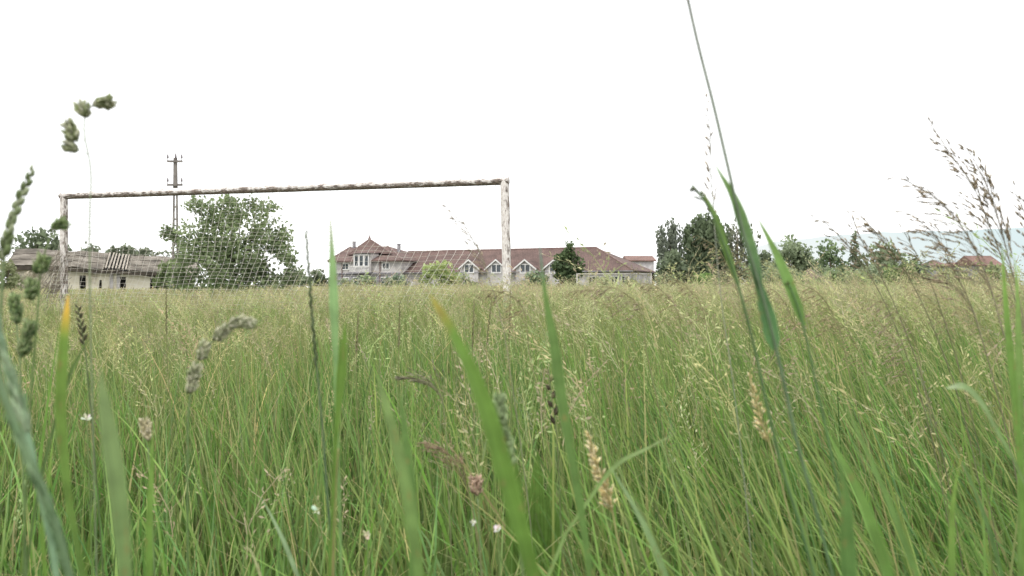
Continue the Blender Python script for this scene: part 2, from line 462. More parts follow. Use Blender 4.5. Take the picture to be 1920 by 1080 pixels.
def make_tree(name, label, cat, px, Y, top, width, n=1800, leaf=0.22, cols=('3f5230', '66764a'), kind='round',
              group=None, base_z=0.0, nl=9, keep=-0.28, depth=0.8, low=0.12, hollow=0.4, trunk_r=None, blobs=None):
    x = (px - 960) / F * Y
    H = CAM_H + (540 - top) / F * Y - base_z
    wr = width / F * Y / 2
    root = empty(name, (x, Y, base_z)); tag(root, label, cat, group)
    c1, c2 = np.array(lin(cols[0])), np.array(lin(cols[1]))
    seed = px * 0.37
    lobes = []
    rs = random.Random(int(px * 13 + Y))
    if kind in ('round', 'shrub'):
        z0 = H * low
        for i in range(nl):
            a = rs.uniform(0, 6.283); q = rs.random() ** 0.5
            t = rs.random()
            zz = z0 + (H - z0) * (0.15 + 0.72 * t)
            prof = math.sin(math.pi * (0.18 + 0.7 * t)) ** 0.6
            rr = wr * rs.uniform(0.32, 0.5)
            lobes.append((math.cos(a) * (wr * prof - rr * 0.7) * q, math.sin(a) * (wr * prof - rr * 0.7) * q * depth, zz,
                          rr, rr * depth, min(rr * 0.8, (H - z0) * 0.3)))
        lobes.append((0, 0, z0 + (H - z0) * 0.45, wr * 0.6, wr * 0.6 * depth, (H - z0) * 0.42))
        lobes.append((rs.uniform(-.15, .15) * wr, 0, H - (H - z0) * 0.2, wr * 0.4, wr * 0.4, (H - z0) * 0.2))
        lobes.append((-wr * 0.62, 0, z0 + (H - z0) * rs.uniform(0.3, 0.5), wr * 0.38, wr * 0.35, (H - z0) * 0.25))
        lobes.append((wr * 0.62, 0, z0 + (H - z0) * rs.uniform(0.3, 0.5), wr * 0.38, wr * 0.35, (H - z0) * 0.25))
    elif kind == 'cone':
        for i in range(nl):
            t = i / (nl - 1)
            lobes.append((rs.uniform(-.1, .1) * wr, rs.uniform(-.1, .1) * wr, H * (low + (0.94 - low) * t),
                          wr * (1.0 - 0.8 * t), wr * (1 - 0.8 * t) * depth, H * 0.11))
    if blobs:
        lobes = [((a - px) / F * Y, rs.uniform(-.6, .6) * r / F * Y, CAM_H + (540 - b) / F * Y - base_z, r / F * Y, r / F * Y, r / F * Y * .85) for a, b, r in blobs]
    C = None
    if kind == 'weeping':
        pts, up = [], []
        ns = max(26, n // 42)
        for i in range(ns):
            a = rs.uniform(0, 6.283); q = rs.random() ** 0.55
            sx_, sy_ = math.cos(a) * q * wr, math.sin(a) * q * wr * depth
            ztop = H * (1 - 0.20 * q ** 2.5) * rs.uniform(0.84, 1.0)
            L = H * rs.uniform(0.35, 0.8)
            zb = max(H * 0.06, ztop - L)
            m = int(42 * (ztop - zb) / (H * 0.4))
            for k in range(m):
                t = rs.random()
                sp = 0.05 + 0.05 * H * 0.2 * (1 - abs(2 * t - 1))
                pts.append((sx_ + rs.gauss(0, 0.12) + 0.3 * math.sin(t * 3 + i), sy_ + rs.gauss(0, 0.12), zb + (ztop - zb) * t))
        C = np.array(pts)
        core, _ = crown_points([(0, 0, H * 0.3, wr * 0.8, wr * 0.7, H * 0.3)], int(n * 0.4), 0.2)
        C = np.vstack([C, core])
        lobes = [(rs.uniform(-.5, .5) * wr, rs.uniform(-.3, .3) * wr, H * rs.uniform(.6, .85), 1, 1, 1) for _ in range(6)]
        updir = (0, 0, 1.0); el = 2.0
    else:
        C, _ = crown_points(lobes, n, hollow)
        C = gaps(C, 2.2 / max(wr, 0.5), keep, seed)
        C = C[C[:, 2] > 0.05 * H]
        updir = None; el = 1.5
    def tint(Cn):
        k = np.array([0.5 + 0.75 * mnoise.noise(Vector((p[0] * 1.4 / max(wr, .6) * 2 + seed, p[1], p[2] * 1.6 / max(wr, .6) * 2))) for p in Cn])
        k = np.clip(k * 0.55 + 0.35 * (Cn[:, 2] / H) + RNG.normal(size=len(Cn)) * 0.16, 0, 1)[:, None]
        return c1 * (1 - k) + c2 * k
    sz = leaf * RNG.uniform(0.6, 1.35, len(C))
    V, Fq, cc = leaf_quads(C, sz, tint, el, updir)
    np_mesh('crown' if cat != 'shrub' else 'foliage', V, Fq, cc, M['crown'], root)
    # trunk with limbs reaching into the lobes
    mb = MB()
    tr = trunk_r or max(0.05, 0.022 * H)
    th = H * (0.45 if kind != 'shrub' else 0.2)
    o = Vector((x, Y, base_z - 0.05))
    mb.tube([o, o + Vector((0.03 * H * rs.uniform(-1, 1), 0, th * 0.5)), o + Vector((0.04 * H * rs.uniform(-1, 1), 0, th)),
             o + Vector((0.05 * H * rs.uniform(-1, 1), 0, H * 0.85))], [tr, tr * 0.8, tr * 0.6, tr * 0.15], 7)
    for l in lobes[:10]:
        zs = min(l[2] * 0.6, th) * rs.uniform(0.6, 1)
        a = o + Vector((0, 0, zs)); b = o + Vector((l[0], l[1], l[2]))
        mid = a.lerp(b, 0.5) + Vector((0, 0, -0.06 * H))
        mb.tube([a, mid, b], [tr * 0.5, tr * 0.33, tr * 0.1], 5)
    mb.build('trunk' if cat != 'shrub' else 'stems', M['bark'], root, True)
    return root

DG, MG, LG = ('4d5745', '7b866b'), ('5f6b52', '8f9a7c'), ('65724f', '97a07a')
make_tree('walnut_tree', 'broad loose-leaved green tree behind the goal net, right of the utility pole', 'tree',
          438, 36, 372, 215, 15000, 0.118, ('46533a', '8a986e'), nl=16, keep=-0.24, low=0.06, hollow=0.3, blobs=[
          (398, 402, 40), (446, 394, 38), (490, 402, 36), (376, 440, 38), (436, 440, 50), (496, 442, 44), (524, 466, 28), (340, 452, 24), (318, 436, 20),
          (398, 488, 54), (456, 494, 60), (518, 502, 38), (352, 500, 34), (366, 386, 20), (428, 374, 17), (472, 378, 16), (512, 392, 18), (534, 440, 15), (540, 490, 18),
          (420, 520, 50), (480, 525, 55), (305, 440, 9), (345, 525, 42), (372, 470, 40), (535, 520, 30)])
make_tree('tree', 'dark bushy tree rising over the left end of the derelict roof', 'tree', 74, 95, 428, 120, 1500, 0.42, DG)
for px, top, w, lab in ((168, 455, 46, 'small dark treetop just right of the left goalpost above the derelict roof'),
                        (212, 459, 34, 'isolated small treetop over the middle of the derelict roof'),
                        (240, 457, 44, 'dark treetop directly above the bare roof battens'),
                        (268, 458, 40, 'slender dark treetop right of the bare roof battens'),
                        (290, 468, 80, 'low brownish green tree at the right end of the derelict roof, left of the pole')):
    make_tree('tree', lab, 'tree', px, 112, top + 2, w * 1.5, 900, 0.40, ('4a5144', '7a826b'), group='treetops behind the derelict building', nl=9, keep=-.1, low=.3)
make_tree('tree', 'low dark tree beside the left wall of the big house', 'tree', 598, 140, 503, 66, 500, 0.5, DG, nl=6)
make_tree('tree', 'dusky tree right of the walnut tree, below its outer leaves', 'tree', 556, 120, 506, 60, 500, 0.45, MG, nl=6)
make_tree('ornamental_tree', 'dense round dark green tree standing before the long house wing', 'tree', 1066, 96, 450, 62, 2300, 0.3,
          ('37452f', '5c6c49'), nl=12, keep=-0.4, low=0.05, hollow=0.3)
make_tree('weeping_tree', 'thin weeping tree with hanging strands, leftmost of the dark tree clump', 'tree', 1262, 84, 408, 70, 1700, 0.2, ('51574d', '7c8373'), 'weeping')
make_tree('weeping_tree', 'tallest densest dark tree in the middle of the tree clump', 'tree', 1325, 80, 397, 78, 4800, 0.25, ('465240', '6a765a'), 'weeping')
make_tree('weeping_tree', 'thin brownish weeping tree at the right of the tree clump behind the tall blades', 'tree', 1382, 86, 404, 70, 1500, 0.2, ('4c5043', '7b7f68'), 'weeping')
make_tree('tree', 'low dark tree filling the foot of the tree clump', 'tree', 1268, 79, 468, 84, 1700, 0.3, DG, nl=10, keep=-0.45)
make_tree('fruit_tree', 'dark fruit tree just right of the tall weeping trees', 'tree', 1434, 94, 470, 69, 1360, 0.32, DG)
make_tree('fruit_tree', 'wide rounded fruit tree behind the short broad grass leaf', 'tree', 1484, 92, 440, 103, 2890, 0.3, MG, nl=12)
make_tree('fruit_tree', 'loose fruit tree between the wide rounded one and the pointed one', 'tree', 1556, 95, 446, 94, 2210, 0.3, ('4b5c42', '7e8d68'), nl=11)
make_tree('cypress', 'pointed dark tree in the row of fruit trees', 'tree', 1604, 90, 436, 44, 900, 0.28, DG, 'cone', nl=9)
make_tree('fruit_tree', 'open-crowned fruit tree right of the pointed dark tree', 'tree', 1656, 93, 452, 100, 2210, 0.3, MG, nl=11)
make_tree('fruit_tree', 'smallest fruit tree at the right end of the row, before the pale hills', 'tree', 1710, 99, 478, 67, 1105, 0.3, DG)
SHR = [
    (826, 92, 488, 82, 1500, ('6d7f4c', 'a4ad78'), 'bright yellow green shrub before the long wing, left of the white gables'),
    (868, 98, 512, 60, 600, MG, 'darker shrub at the foot of the leftmost white gable'),
    (684, 112, 519, 70, 700, MG, 'grey green shrub under the balcony windows of the big house'),
    (745, 112, 516, 76, 700, ('4e5d48', '7f8d78'), 'greyish shrub at the right corner of the two-storey house'),
    (648, 118, 522, 44, 400, MG, 'small shrub at the left corner of the two-storey house'),
    (1003, 98, 507, 58, 600, ('56664c', '8a987c'), 'pale shrub hiding the base of the rightmost white gable'),
    (1130, 84, 522, 80, 650, ('6d7558', '969a78'), 'low pale shrub seen through the far goal'),
    (1185, 86, 524, 56, 450, ('656d52', '8f9473'), 'low shrub by the right post of the far goal'),
    (1245, 74, 515, 64, 700, DG, 'dark low shrub just right of the far goal'),
    (1328, 73, 511, 96, 1000, ('4a6136', '71894f'), 'fresh green low shrub under the tall weeping trees'),
    (1412, 76, 500, 84, 1000, DG, 'dark low shrub behind the two tall broad blades'),
    (1478, 80, 504, 90, 900, ('5a684a', '8b9570'), 'greyish low shrub left of the soil heaps'),
    (1545, 90, 500, 90, 900, MG, 'low green shrub directly behind the soil heaps'),
    (1622, 80, 500, 96, 1000, MG, 'low green shrub right of the soil heaps'),
    (1690, 74, 493, 100, 1100, ('46583a', '6f8052'), 'green shrub in front of the smallest fruit tree'),
    (1448, 71, 503, 130, 1400, MG, 'low green hedge bush left of the wide rounded fruit tree, lowest in the row'),
    (1580, 72, 506, 130, 1300, ('5c6a4c', '8d9a74'), 'long low pale hedge bush before the pointed dark tree'),
    (1762, 84, 497, 120, 1100, ('606a4c', '8e946c'), 'wide low bramble in front of the brick red house'),
    (1856, 78, 492, 110, 1100, ('667050', '979c76'), 'wide low bramble in front of the rightmost house'),
    (14, 52, 482, 60, 900, ('66704e', '969a78'), 'pale overgrown shrub at the left edge beside the derelict building'),
    (58, 55, 508, 80, 800, ('7d7a68', 'a8a08e'), 'dry grey brush heap against the end of the derelict building'),
    (322, 58, 488, 74, 1300, ('4d5a3d', '7d8a5f'), 'shrub growing against the right end of the derelict wall'),
    (410, 33, 508, 150, 1200, ('3c4a30', '66764a'), 'dark undergrowth below the walnut tree'),
    (510, 40, 512, 90, 800, ('5b6848', '8d9772'), 'grey green undergrowth right of the walnut tree'),
]
for px, Y, top, w, n, cc, lab in SHR:
    make_tree('shrub', lab, 'shrub', px, Y, top, w, n, 0.0042 * Y * (0.8 if Y < 60 else 0.75), cc, 'shrub', nl=7, keep=-0.35, low=0.0)

# --------------------------------------------------------------- soil heaps
for px, top, w, lab in ((1526, 515, 74, 'larger grey brown soil heap before the fruit trees'),
                        (1588, 519, 52, 'smaller soil heap right of the larger one')):
    Y = 84; x = (px - 960) / F * Y; wr = w / F * Y / 2; H = CAM_H + (540 - top) / F * Y
    V, Fc = [(x, Y, H)], []
    rings, seg = 9, 26
    for r in range(1, rings + 1):
        t = r / rings
        for k in range(seg):
            a = 2 * math.pi * k / seg
            nz = mnoise.fractal(Vector((math.cos(a) * t * 2 + px, math.sin(a) * t * 2, 1)), 1, 2, 4)
            V.append((x + math.cos(a) * wr * t * (1 + .15 * nz), Y + math.sin(a) * wr * t, max(-0.05, H * (1 - t ** 2.4) * (1 + .45 * nz) - (0.1 if r == rings else 0))))
    mb = MB()
    fs = [(0, 1 + k, 1 + (k + 1) % seg) for k in range(seg)]
    for r in range(rings - 1):
        for k in range(seg):
            a = 1 + r * seg + k; b = 1 + r * seg + (k + 1) % seg
            fs.append((a, a + seg, b + seg, b))
    mb.add(V, fs); tag(mb.build('soil_heap', M['soil'], None, True), lab, 'soil heap', 'soil heaps before the fruit trees')

# ----------------------------------------------------------- the big house
A = math.radians(-25)
HO = Vector((-16.7, 125.0, 0))
HU = Vector((math.cos(A), math.sin(A), 0)); HV = Vector((-HU.y, HU.x, 0)); UZ = Vector((0, 0, 1))
def Wp(s, d, z): return HO + HU * s + HV * d + UZ * z
def s_of(px, d=0.0):
    k = (px - 960) / F
    # HO.x + HU.x s + HV.x d = k (HO.y + HU.y s + HV.y d)
    return (k * (HO.y + HV.y * d) - HO.x - HV.x * d) / (HU.x - k * HU.y)

def window(root, s0, s1, z0, z1, d, bars=1, mat='trim', name='window'):
    w = MB(); th = 0.14
    for a, b, c, e in ((s0, s1, z0, z0 + th), (s0, s1, z1 - th, z1), (s0, s0 + th, z0 + th, z1 - th), (s1 - th, s1, z0 + th, z1 - th)):
        w.box(Wp(a, d - 0.06, c), HU * (b - a), HV * 0.12, UZ * (e - c))
    for i in range(bars):
        m = s0 + (s1 - s0) * (i + 1) / (bars + 1)
        w.box(Wp(m - 0.05, d - 0.05, z0 + th), HU * 0.1, HV * 0.1, UZ * (z1 - z0 - 2 * th))
    fr = w.build(name, M[mat], root)
    g = MB(); g.quad(Wp(s0 + th * .9, d + 0.0, z0 + th * .9), Wp(s1 - th * .9, d, z0 + th * .9), Wp(s1 - th * .9, d, z1 - th * .9), Wp(s0 + th * .9, d, z1 - th * .9))
    g.build('pane', M['glass'], fr)

def build_house():
    root = empty('house', tuple(HO), A)
    tag(root, 'large white house with brown red tiled roofs, a two-storey block and a long gabled wing', 'house')
    L, D = 36.4, 11.0
    RZ, EZ = 6.95, 3.55
    # long wing walls
    w = MB()
    w.box(Wp(0, 0, -0.2), HU * L, HV * D, UZ * (EZ + 0.2))
    w.build('wing_wall', M['render'], root)
    r = MB(); ov = 0.55
    e0, e1 = -ov, D + ov
    zl = EZ - 0.1
    a, b = Wp(-3.0, e0, zl), Wp(L + ov, e0, zl)
    c, d_ = Wp(L + ov, e1, zl), Wp(-3.0, e1, zl)
    k1, k2 = Wp(-3.0, D / 2, RZ), Wp(29.6, D / 2, RZ)
    r.quad(a, b, k2, k1); r.quad(c, d_, k1, k2); r.add([b, c, k2], [(0, 1, 2)])
    up = UZ * -0.16
    r.quad(b, a, a + up, b + up); r.quad(c, b, b + up, c + up)
    r.build('roof', M['tile'], root)
    cap = MB()
    cap.tube([k1 + UZ * .03, k2 + UZ * .03], 0.13, 6); cap.tube([k2 + UZ * .03, b + UZ * .05], 0.12, 6)
    cap.build('ridge_capping', M['ridge'], root)
    g = MB(); g.box(Wp(0, e0 - .14, zl - 0.17), HU * (L + ov), HV * .12, UZ * .14); g.build('gutter', M['greywall'], root)
    # white front gables
    for i, px in enumerate((880, 931, 985, 1040)):
        s = s_of(px, -0.6); Y = Wp(s, -0.6, 0).y
        pz = CAM_H + (540 - 488) / F * Y; ez = CAM_H + (540 - 503) / F * Y; hw = 1.5
        f = MB(); d0 = -0.62
        P5 = [(s - hw, -0.2), (s + hw, -0.2), (s + hw, ez), (s, pz), (s - hw, ez)]
        fr = [Wp(q, d0, z) for q, z in P5]; bk = [Wp(q, D * 0.35, z) for q, z in P5]
        f.add(fr + bk, [(0, 1, 2, 3, 4), (1, 0, 5, 6), (2, 1, 6, 7), (0, 4, 9, 5)])
        gb = f.build('gable', M['render'], root)
        t = MB()
        for sg in (-1, 1):
            o1 = Wp(s, d0 - 0.3, pz + 0.2); o2 = Wp(s + sg * (hw + 0.35), d0 - 0.3, ez - 0.05 * (pz - ez))
            t.quad(o1, o2, o2 + HV * (D * .35), o1 + HV * (D * .35))
        t.build('gable_roof', M['tile'], gb)
        bb = MB()
        for sg in (-1, 1):
            o1 = Wp(s, d0 - 0.33, pz + 0.17); o2 = Wp(s + sg * (hw + 0.38), d0 - 0.33, ez - 0.08 * (pz - ez))
            dz = UZ * -0.24
            bb.add([o1, o2, o2 + dz, o1 + dz, o1 + HV * .06, o2 + HV * .06, o2 + dz + HV * .06, o1 + dz + HV * .06],
                   [(0, 1, 2, 3), (7, 6, 5, 4), (0, 4, 5, 1), (3, 2, 6, 7)])
        bb.build('bargeboard', M['trim'], gb)
        window(gb, s - 0.85, s + 0.85, ez - 0.75, ez + 0.62, d0 - 0.03, 1)
    # wing windows right of the gables
    for px in (1110, 1132, 1152, 1172):
        s = s_of(px); window(root, s - .6, s + .6, 1.3, 2.7, -0.03, 1)
    # two-storey block
    s0, s1, d0, d1 = -13.0, 0.1, -1.4, 11.0
    w = MB(); w.box(Wp(s0, d0, 3.35), HU * (s1 - s0), HV * (d1 - d0), UZ * 2.2); w.build('upper_wall', M['render'], root)
    w = MB(); w.box(Wp(s0 + .1, d0 + .1, -0.2), HU * (s1 - s0 - .2), HV * (d1 - d0 - .2), UZ * 3.55); w.build('lower_wall', M['greywall'], root)
    b_ = MB(); b_.box(Wp(s0 - .15, d0 - .15, 3.2), HU * (s1 - s0 + .3), HV * .14, UZ * .22); b_.build('string_course', M['greywall'], root)
    r = MB(); ov = 0.6; ez = 5.35
    q = [Wp(s0 - ov, d0 - ov, ez), Wp(s1 + ov, d0 - ov, ez), Wp(s1 + ov, d1 + ov, ez), Wp(s0 - ov, d1 + ov, ez)]
    z1 = 7.95
    k1, k2 = Wp(s_of(657, 4.8), 4.8, z1), Wp(s_of(727, 4.8), 4.8, z1)
    r.quad(q[0], q[1], k2, k1); r.add([q[1], q[2], k2], [(0, 1, 2)]); r.quad(q[2], q[3], k1, k2); r.add([q[3], q[0], k1], [(0, 1, 2)])
    for i in range(4):
        a, b = q[i], q[(i + 1) % 4]; r.quad(b, a, a - UZ * .2, b - UZ * .2)
    r.quad(q[3] - UZ * .2, q[2] - UZ * .2, q[1] - UZ * .2, q[0] - UZ * .2)
    # raised pyramid over the middle with a sweep down to the front bay
    pk = Wp(s_of(693, 3.4), 3.4, 9.1)
    f1, f2 = Wp(s_of(652, 0.2), 0.2, 6.45), Wp(s_of(735, 0.2), 0.2, 6.45)
    g1, g2 = Wp(s_of(668, 6.5), 6.5, 7.6), Wp(s_of(716, 6.5), 6.5, 7.6)
    r.add([f1, f2, pk], [(0, 1, 2)]); r.add([f2, g2, pk], [(0, 1, 2)]); r.add([g2, g1, pk], [(0, 1, 2)]); r.add([g1, f1, pk], [(0, 1, 2)])
    roof = r.build('roof', M['tile'], root)
    cap = MB()
    for a, b in ((pk, f1), (pk, f2), (k2, q[1]), (k1, q[0])): cap.tube([a + UZ * .03, b + UZ * .04], .11, 6)
    cap.build('ridge_capping', M['ridge'], roof)
    fi = MB(); fi.tube([pk - UZ * .1, pk + UZ * .25, pk + UZ * .4, pk + UZ * .65], [.26, .2, .1, .04], 7); fi.build('finial', M['ridge'], roof)
    for px, dd, zt, zb in ((664, 4.4, 8.75, 7.0), (748, 3.5, 8.1, 6.0)):
        s = s_of(px, dd); ch = MB(); ch.box(Wp(s - .2, dd - .2, zb), HU * .4, HV * .4, UZ * (zt - zb))
        ch.box(Wp(s - .26, dd - .26, zt), HU * .52, HV * .52, UZ * .12); ch.build('chimney', M['greywall'], roof)
    # balcony bay that breaks the eave
    sa, sb, dd = s_of(664, d0 - .75), s_of(692, d0 - .75), d0 - .75
    by = MB(); by.box(Wp(sa - .25, dd + .1, 3.5), HU * (sb - sa + .5), HV * 2.2, UZ * 3.0); bay = by.build('bay', M['render'], root)
    rf = MB()
    for z, o1 in ((6.5, .35),):
        c0 = [Wp(sa - .25 - o1, dd - o1, z), Wp(sb + .25 + o1, dd - o1, z), Wp(sb + .25 + o1, dd + 4, z + .2), Wp(sa - .25 - o1, dd + 4, z + .2)]
        ap = Wp((sa + sb) / 2, dd + 3.2, z + 1.0)
        rf.add([c0[0], c0[1], ap], [(0, 1, 2)]); rf.add([c0[1], c0[2], ap], [(0, 1, 2)]); rf.add([c0[3], c0[0], ap], [(0, 1, 2)])
        rf.quad(c0[3], c0[2], c0[1], c0[0])
    rf.build('bay_roof', M['tile'], bay)
    n = 3
    for i in range(n):
        a = sa + (sb - sa) * i / n; b = sa + (sb - sa) * (i + 1) / n
        window(bay, a + .02, b - .02, 4.25, 6.3, dd - .02, 0)
    rl = MB(); rl.box(Wp(sa - .4, dd - .75, 4.4), HU * (sb - sa + .8), HV * .08, UZ * .1)
    k = 0
    while sa - .4 + k * .24 < sb + .4:
        rl.box(Wp(sa - .4 + k * .24, dd - .74, 3.5), HU * .07, HV * .05, UZ * .9); k += 1
    rl.build('balcony_railing', M['trim'], root)
    sb_ = MB(); sb_.box(Wp(sa - .5, dd - .85, 3.3), HU * (sb - sa + 1), HV * .9, UZ * .18); sb_.build('balcony_slab', M['greywall'], root)
    pp = MB()
    for px in (642, 713):
        s = s_of(px, d0); pp = MB(); pp.tube([Wp(s, d0 - .1, 0), Wp(s, d0 - .1, 5.2)], .09, 6); pp.build('downpipe', M['ridge'], root)
    for px, wd, bars in ((648, 1.5, 1), (668, 1.1, 0), (676, 1.0, 0), (686, 1.2, 1), (693, 0.7, 0), (722, 1.7, 1), (740, 1.7, 1)):
        s = s_of(px, d0 + .1); window(root, s - wd / 2, s + wd / 2, 0.9, 2.75, d0 + .06, bars)
    for px in (648, 724):
        s = s_of(px, d0); window(root, s - .7, s + .7, 3.9, 5.0, d0 - .04, 1)
build_house()

# ---------------------------------------------- smaller houses on the right
def small_house(px0, px1, Y, eave_py, ridge_py, wallm, tilem, label, gable=False, low_dark=False):
    x0, x1 = (px0 - 960) / F * Y, (px1 - 960) / F * Y
    ez = CAM_H + (540 - eave_py) / F * Y; rz = CAM_H + (540 - ridge_py) / F * Y
    root = empty('house', ((x0 + x1) / 2, Y, 0)); tag(root, label, 'house')
    X, Yv = Vector((1, 0, 0)), Vector((0, 1, 0))
    w = MB(); w.box((x0, Y, -.2), X * (x1 - x0), Yv * 8, UZ * (ez + .2)); w.build('wall', M[wallm], root)
    r = MB(); o = .4
    a, b = Vector((x0 - o, Y - o, ez - .1)), Vector((x1 + o, Y - o, ez - .1))
    c, d = Vector((x1 + o, Y + 8 + o, ez - .1)), Vector((x0 - o, Y + 8 + o, ez - .1))
    k1, k2 = Vector((x0 + (1.6 if gable else -o), Y + 4, rz)), Vector((x1 - (1.6 if gable else -o), Y + 4, rz))
    r.quad(a, b, k2, k1); r.quad(c, d, k1, k2); r.add([b, c, k2], [(0, 1, 2)]); r.add([d, a, k1], [(0, 1, 2)])
    r.quad(b, a, a - UZ * .2, b - UZ * .2)
    rf = r.build('roof', M[tilem], root)
    n = max(1, int((x1 - x0) / 3))
    for i in range(n):
        s = x0 + (x1 - x0) * (i + .5) / n
        f = MB(); f.box((s - .6, Y - .05, ez * .35), X * 1.2, Yv * .1, UZ * 1.4); fr = f.build('window', M['trim'], root)
        g = MB(); g.quad((s - .48, Y - .06, ez * .35 + .12), (s + .48, Y - .06, ez * .35 + .12), (s + .48, Y - .06, ez * .35 + 1.28), (s - .48, Y - .06, ez * .35 + 1.28)); g.build('pane', M['glass'], fr)
    return root, x0, x1
def annex():
    root, x0, x1 = small_house(1179, 1226, 150, 487, 478, 'render', 'tile2', 'small white house with red roof between the big house and the dark trees')
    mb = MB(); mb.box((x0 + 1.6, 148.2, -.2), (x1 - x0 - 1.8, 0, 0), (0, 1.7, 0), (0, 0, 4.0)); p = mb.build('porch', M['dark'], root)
    mb = MB(); mb.box((x0 + 1.3, 147.9, 3.82), (x1 - x0 - 1.4, 0, 0), (0, 2.05, 0), (0, 0, .2)); mb.build('porch_roof', M['greywall'], p)
annex()
small_house(1754, 1780, 170, 497, 487, 'greywall', 'tile2', 'brick red roofed house behind the drooping brown grass panicles', True)
small_house(1832, 1876, 160, 496, 478, 'greywall', 'tile2', 'wide red roofed house at the far right below the hills', False)
small_house(1783, 1822, 210, 498, 491, 'greywall', 'tile2', 'low reddish roof between the two red roofed houses on the right', True)

# ---------------------------------------------------------- derelict building
def derelict():
    a0, b0_ = Vector((-34.2, 60, 0)), Vector((-26.6, 63, 0))
    u = (b0_ - a0).normalized(); v = Vector((-u.y, u.x, 0))
    p1 = a0 - u * 2.9; L = 12.4; D = 6.4
    def Q(s, d, z): return p1 + u * s + v * d + UZ * z
    root = empty('derelict_building', tuple(p1), 0)
    tag(root, 'derelict long low building with cream peeling wall and grey sagging roof behind the left goalpost', 'building')
    def sq(px, d=0):
        k = (px - 960) / F; o = p1 + v * d
        return (k * o.y - o.x) / (u.x - k * u.y)
    def bot(s): return 2.66 - .052 * max(0, s - 2.5) + .025 * math.sin(s * 2.1)
    def top(s): return 4.02 - .062 * max(0, s - 2.5) + .05 * math.sin(s * 1.3 + 1)
    ops = [(149, 161, .75, 1.95), (186, 191, .95, 1.6), (225, 236, .2, 1.85), (281, 297, .3, 1.75), (305, 319, .3, 1.7)]
    w = MB(); sx = 0.0
    def seg(a, b, z0, z1=None):
        n = max(1, int((b - a) / .8))
        for q in range(n):
            c, e = a + (b - a) * q / n, a + (b - a) * (q + 1) / n
            w.box(Q(c, 0, z0), u * (e - c), v * .3, UZ * ((z1 if z1 is not None else min(bot(c), bot(e)) - .03) - z0))
    for a, b, z0, z1 in ops:
        sa, sb = sq(a), sq(b)
        seg(sx, sa, -.2); seg(sa, sb, -.2, z0); seg(sa, sb, z1)
        sx = sb
    seg(sx, L, -.2)
    w.box(Q(0, .3, -.2), v * (D - .3), u * .3, UZ * 2.75)
    w.box(Q(L, .3, -.2), v * (D - .3), u * -.3, UZ * 2.2)
    w.build('wall', M['oldwall'], root)
    for a, b, z0, z1 in ops:
        sa, sb = sq(a), sq(b)
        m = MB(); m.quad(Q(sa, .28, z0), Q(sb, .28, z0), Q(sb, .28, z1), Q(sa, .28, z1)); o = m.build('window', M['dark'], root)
        f = MB()
        for t in (0.02, .55, .9):
            f.box(Q(sa + (sb - sa) * t, .12, z0), u * .05, v * .06, UZ * (z1 - z0) * random.uniform(.5, 1))
        f.build('frame', M['rot'], o)
    pi = MB()
    for a in (206, 219): pi.box(Q(sq(a), -.12, -.1), u * .24, v * .12, UZ * (bot(sq(a)) - .05))
    pi.build('pilaster', M['render'], root)
    # scorched strip under the collapsing right end
    sc = MB(); q0, q1 = sq(262), L
    sc.add([Q(q0, -.006, bot(q0) - .25), Q(q1, -.006, bot(q1) - 1.2), Q(q1, -.006, bot(q1) - .05), Q(q0, -.006, bot(q0) - .05)], [(0, 1, 2, 3)])
    sc.build('scorched_patch', M['rot'], root)
    # roof slope facing the pitch: sheets, with one stretch stripped to the battens
    r = MB(); b0, b1 = sq(199, 1.2), sq(242, 1.2)
    ss = sorted([-.4 + (L + .8) * i / 22 for i in range(23)] + [b0, b1])
    for a, b in zip(ss, ss[1:]):
        if a >= b0 - 1e-6 and b <= b1 + 1e-6: continue
        jt = random.uniform(-.03, .03)
        for k in range(3):
            t0, t1 = k / 3, (k + 1) / 3
            def R_(q, t): return Q(q, -.55 + (D / 2 + .55) * t, bot(q) + (top(q) - bot(q)) * t + jt + (.03 * (1 - (t - t0) * 3) if k else 0) + .02 * math.sin(q * 5 + k))
            r.quad(R_(a, t0), R_(b, t0), R_(b, t1), R_(a, t1))
    r.quad(Q(L + .4, D + .5, bot(L)), Q(-.4, D + .5, bot(0)), Q(-.4, D / 2, top(0) - .03), Q(L + .4, D / 2, top(L) - .03))
    r.add([Q(-.4, D + .5, bot(0)), Q(-.4, -.55, bot(0)), Q(-.4, D / 2, top(0) - .04)], [(0, 1, 2)])
    r.add([Q(L + .4, -.55, bot(L)), Q(L + .4, D + .5, bot(L)), Q(L + .4, D / 2, top(L) - .04)], [(0, 1, 2)])
    roof = r.build('roof', M['oldroof'], root)
    bt = MB(); n = 7
    for k in range(n):
        q = b0 + (b1 - b0) * (k + .35) / n; wd = (b1 - b0) / n * .45; x = random.uniform(-.06, .06)
        a, c = Q(q, -.5, bot(q) + .02), Q(q + x, D / 2, top(q) + .02)
        bt.box(a, u * wd, c - a, UZ * .05)
    bt.build('batten', M['rubble'], roof)
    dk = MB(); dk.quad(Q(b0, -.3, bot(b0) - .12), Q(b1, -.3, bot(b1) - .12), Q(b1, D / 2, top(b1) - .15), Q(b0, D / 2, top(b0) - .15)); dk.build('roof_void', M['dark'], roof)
    fa = MB()
    for k in range(16):
        q0, q1 = -.4 + (L + .8) * k / 16, -.4 + (L + .8) * (k + 1) / 16
        a, c = Q(q0, -.52, bot(q0) - .34), Q(q1, -.52, bot(q1) - .34)
        fa.box(a, c - a, v * .42, UZ * random.uniform(.24, .30))
    fa.build('eave', M['rot'], roof)
    pl = MB()
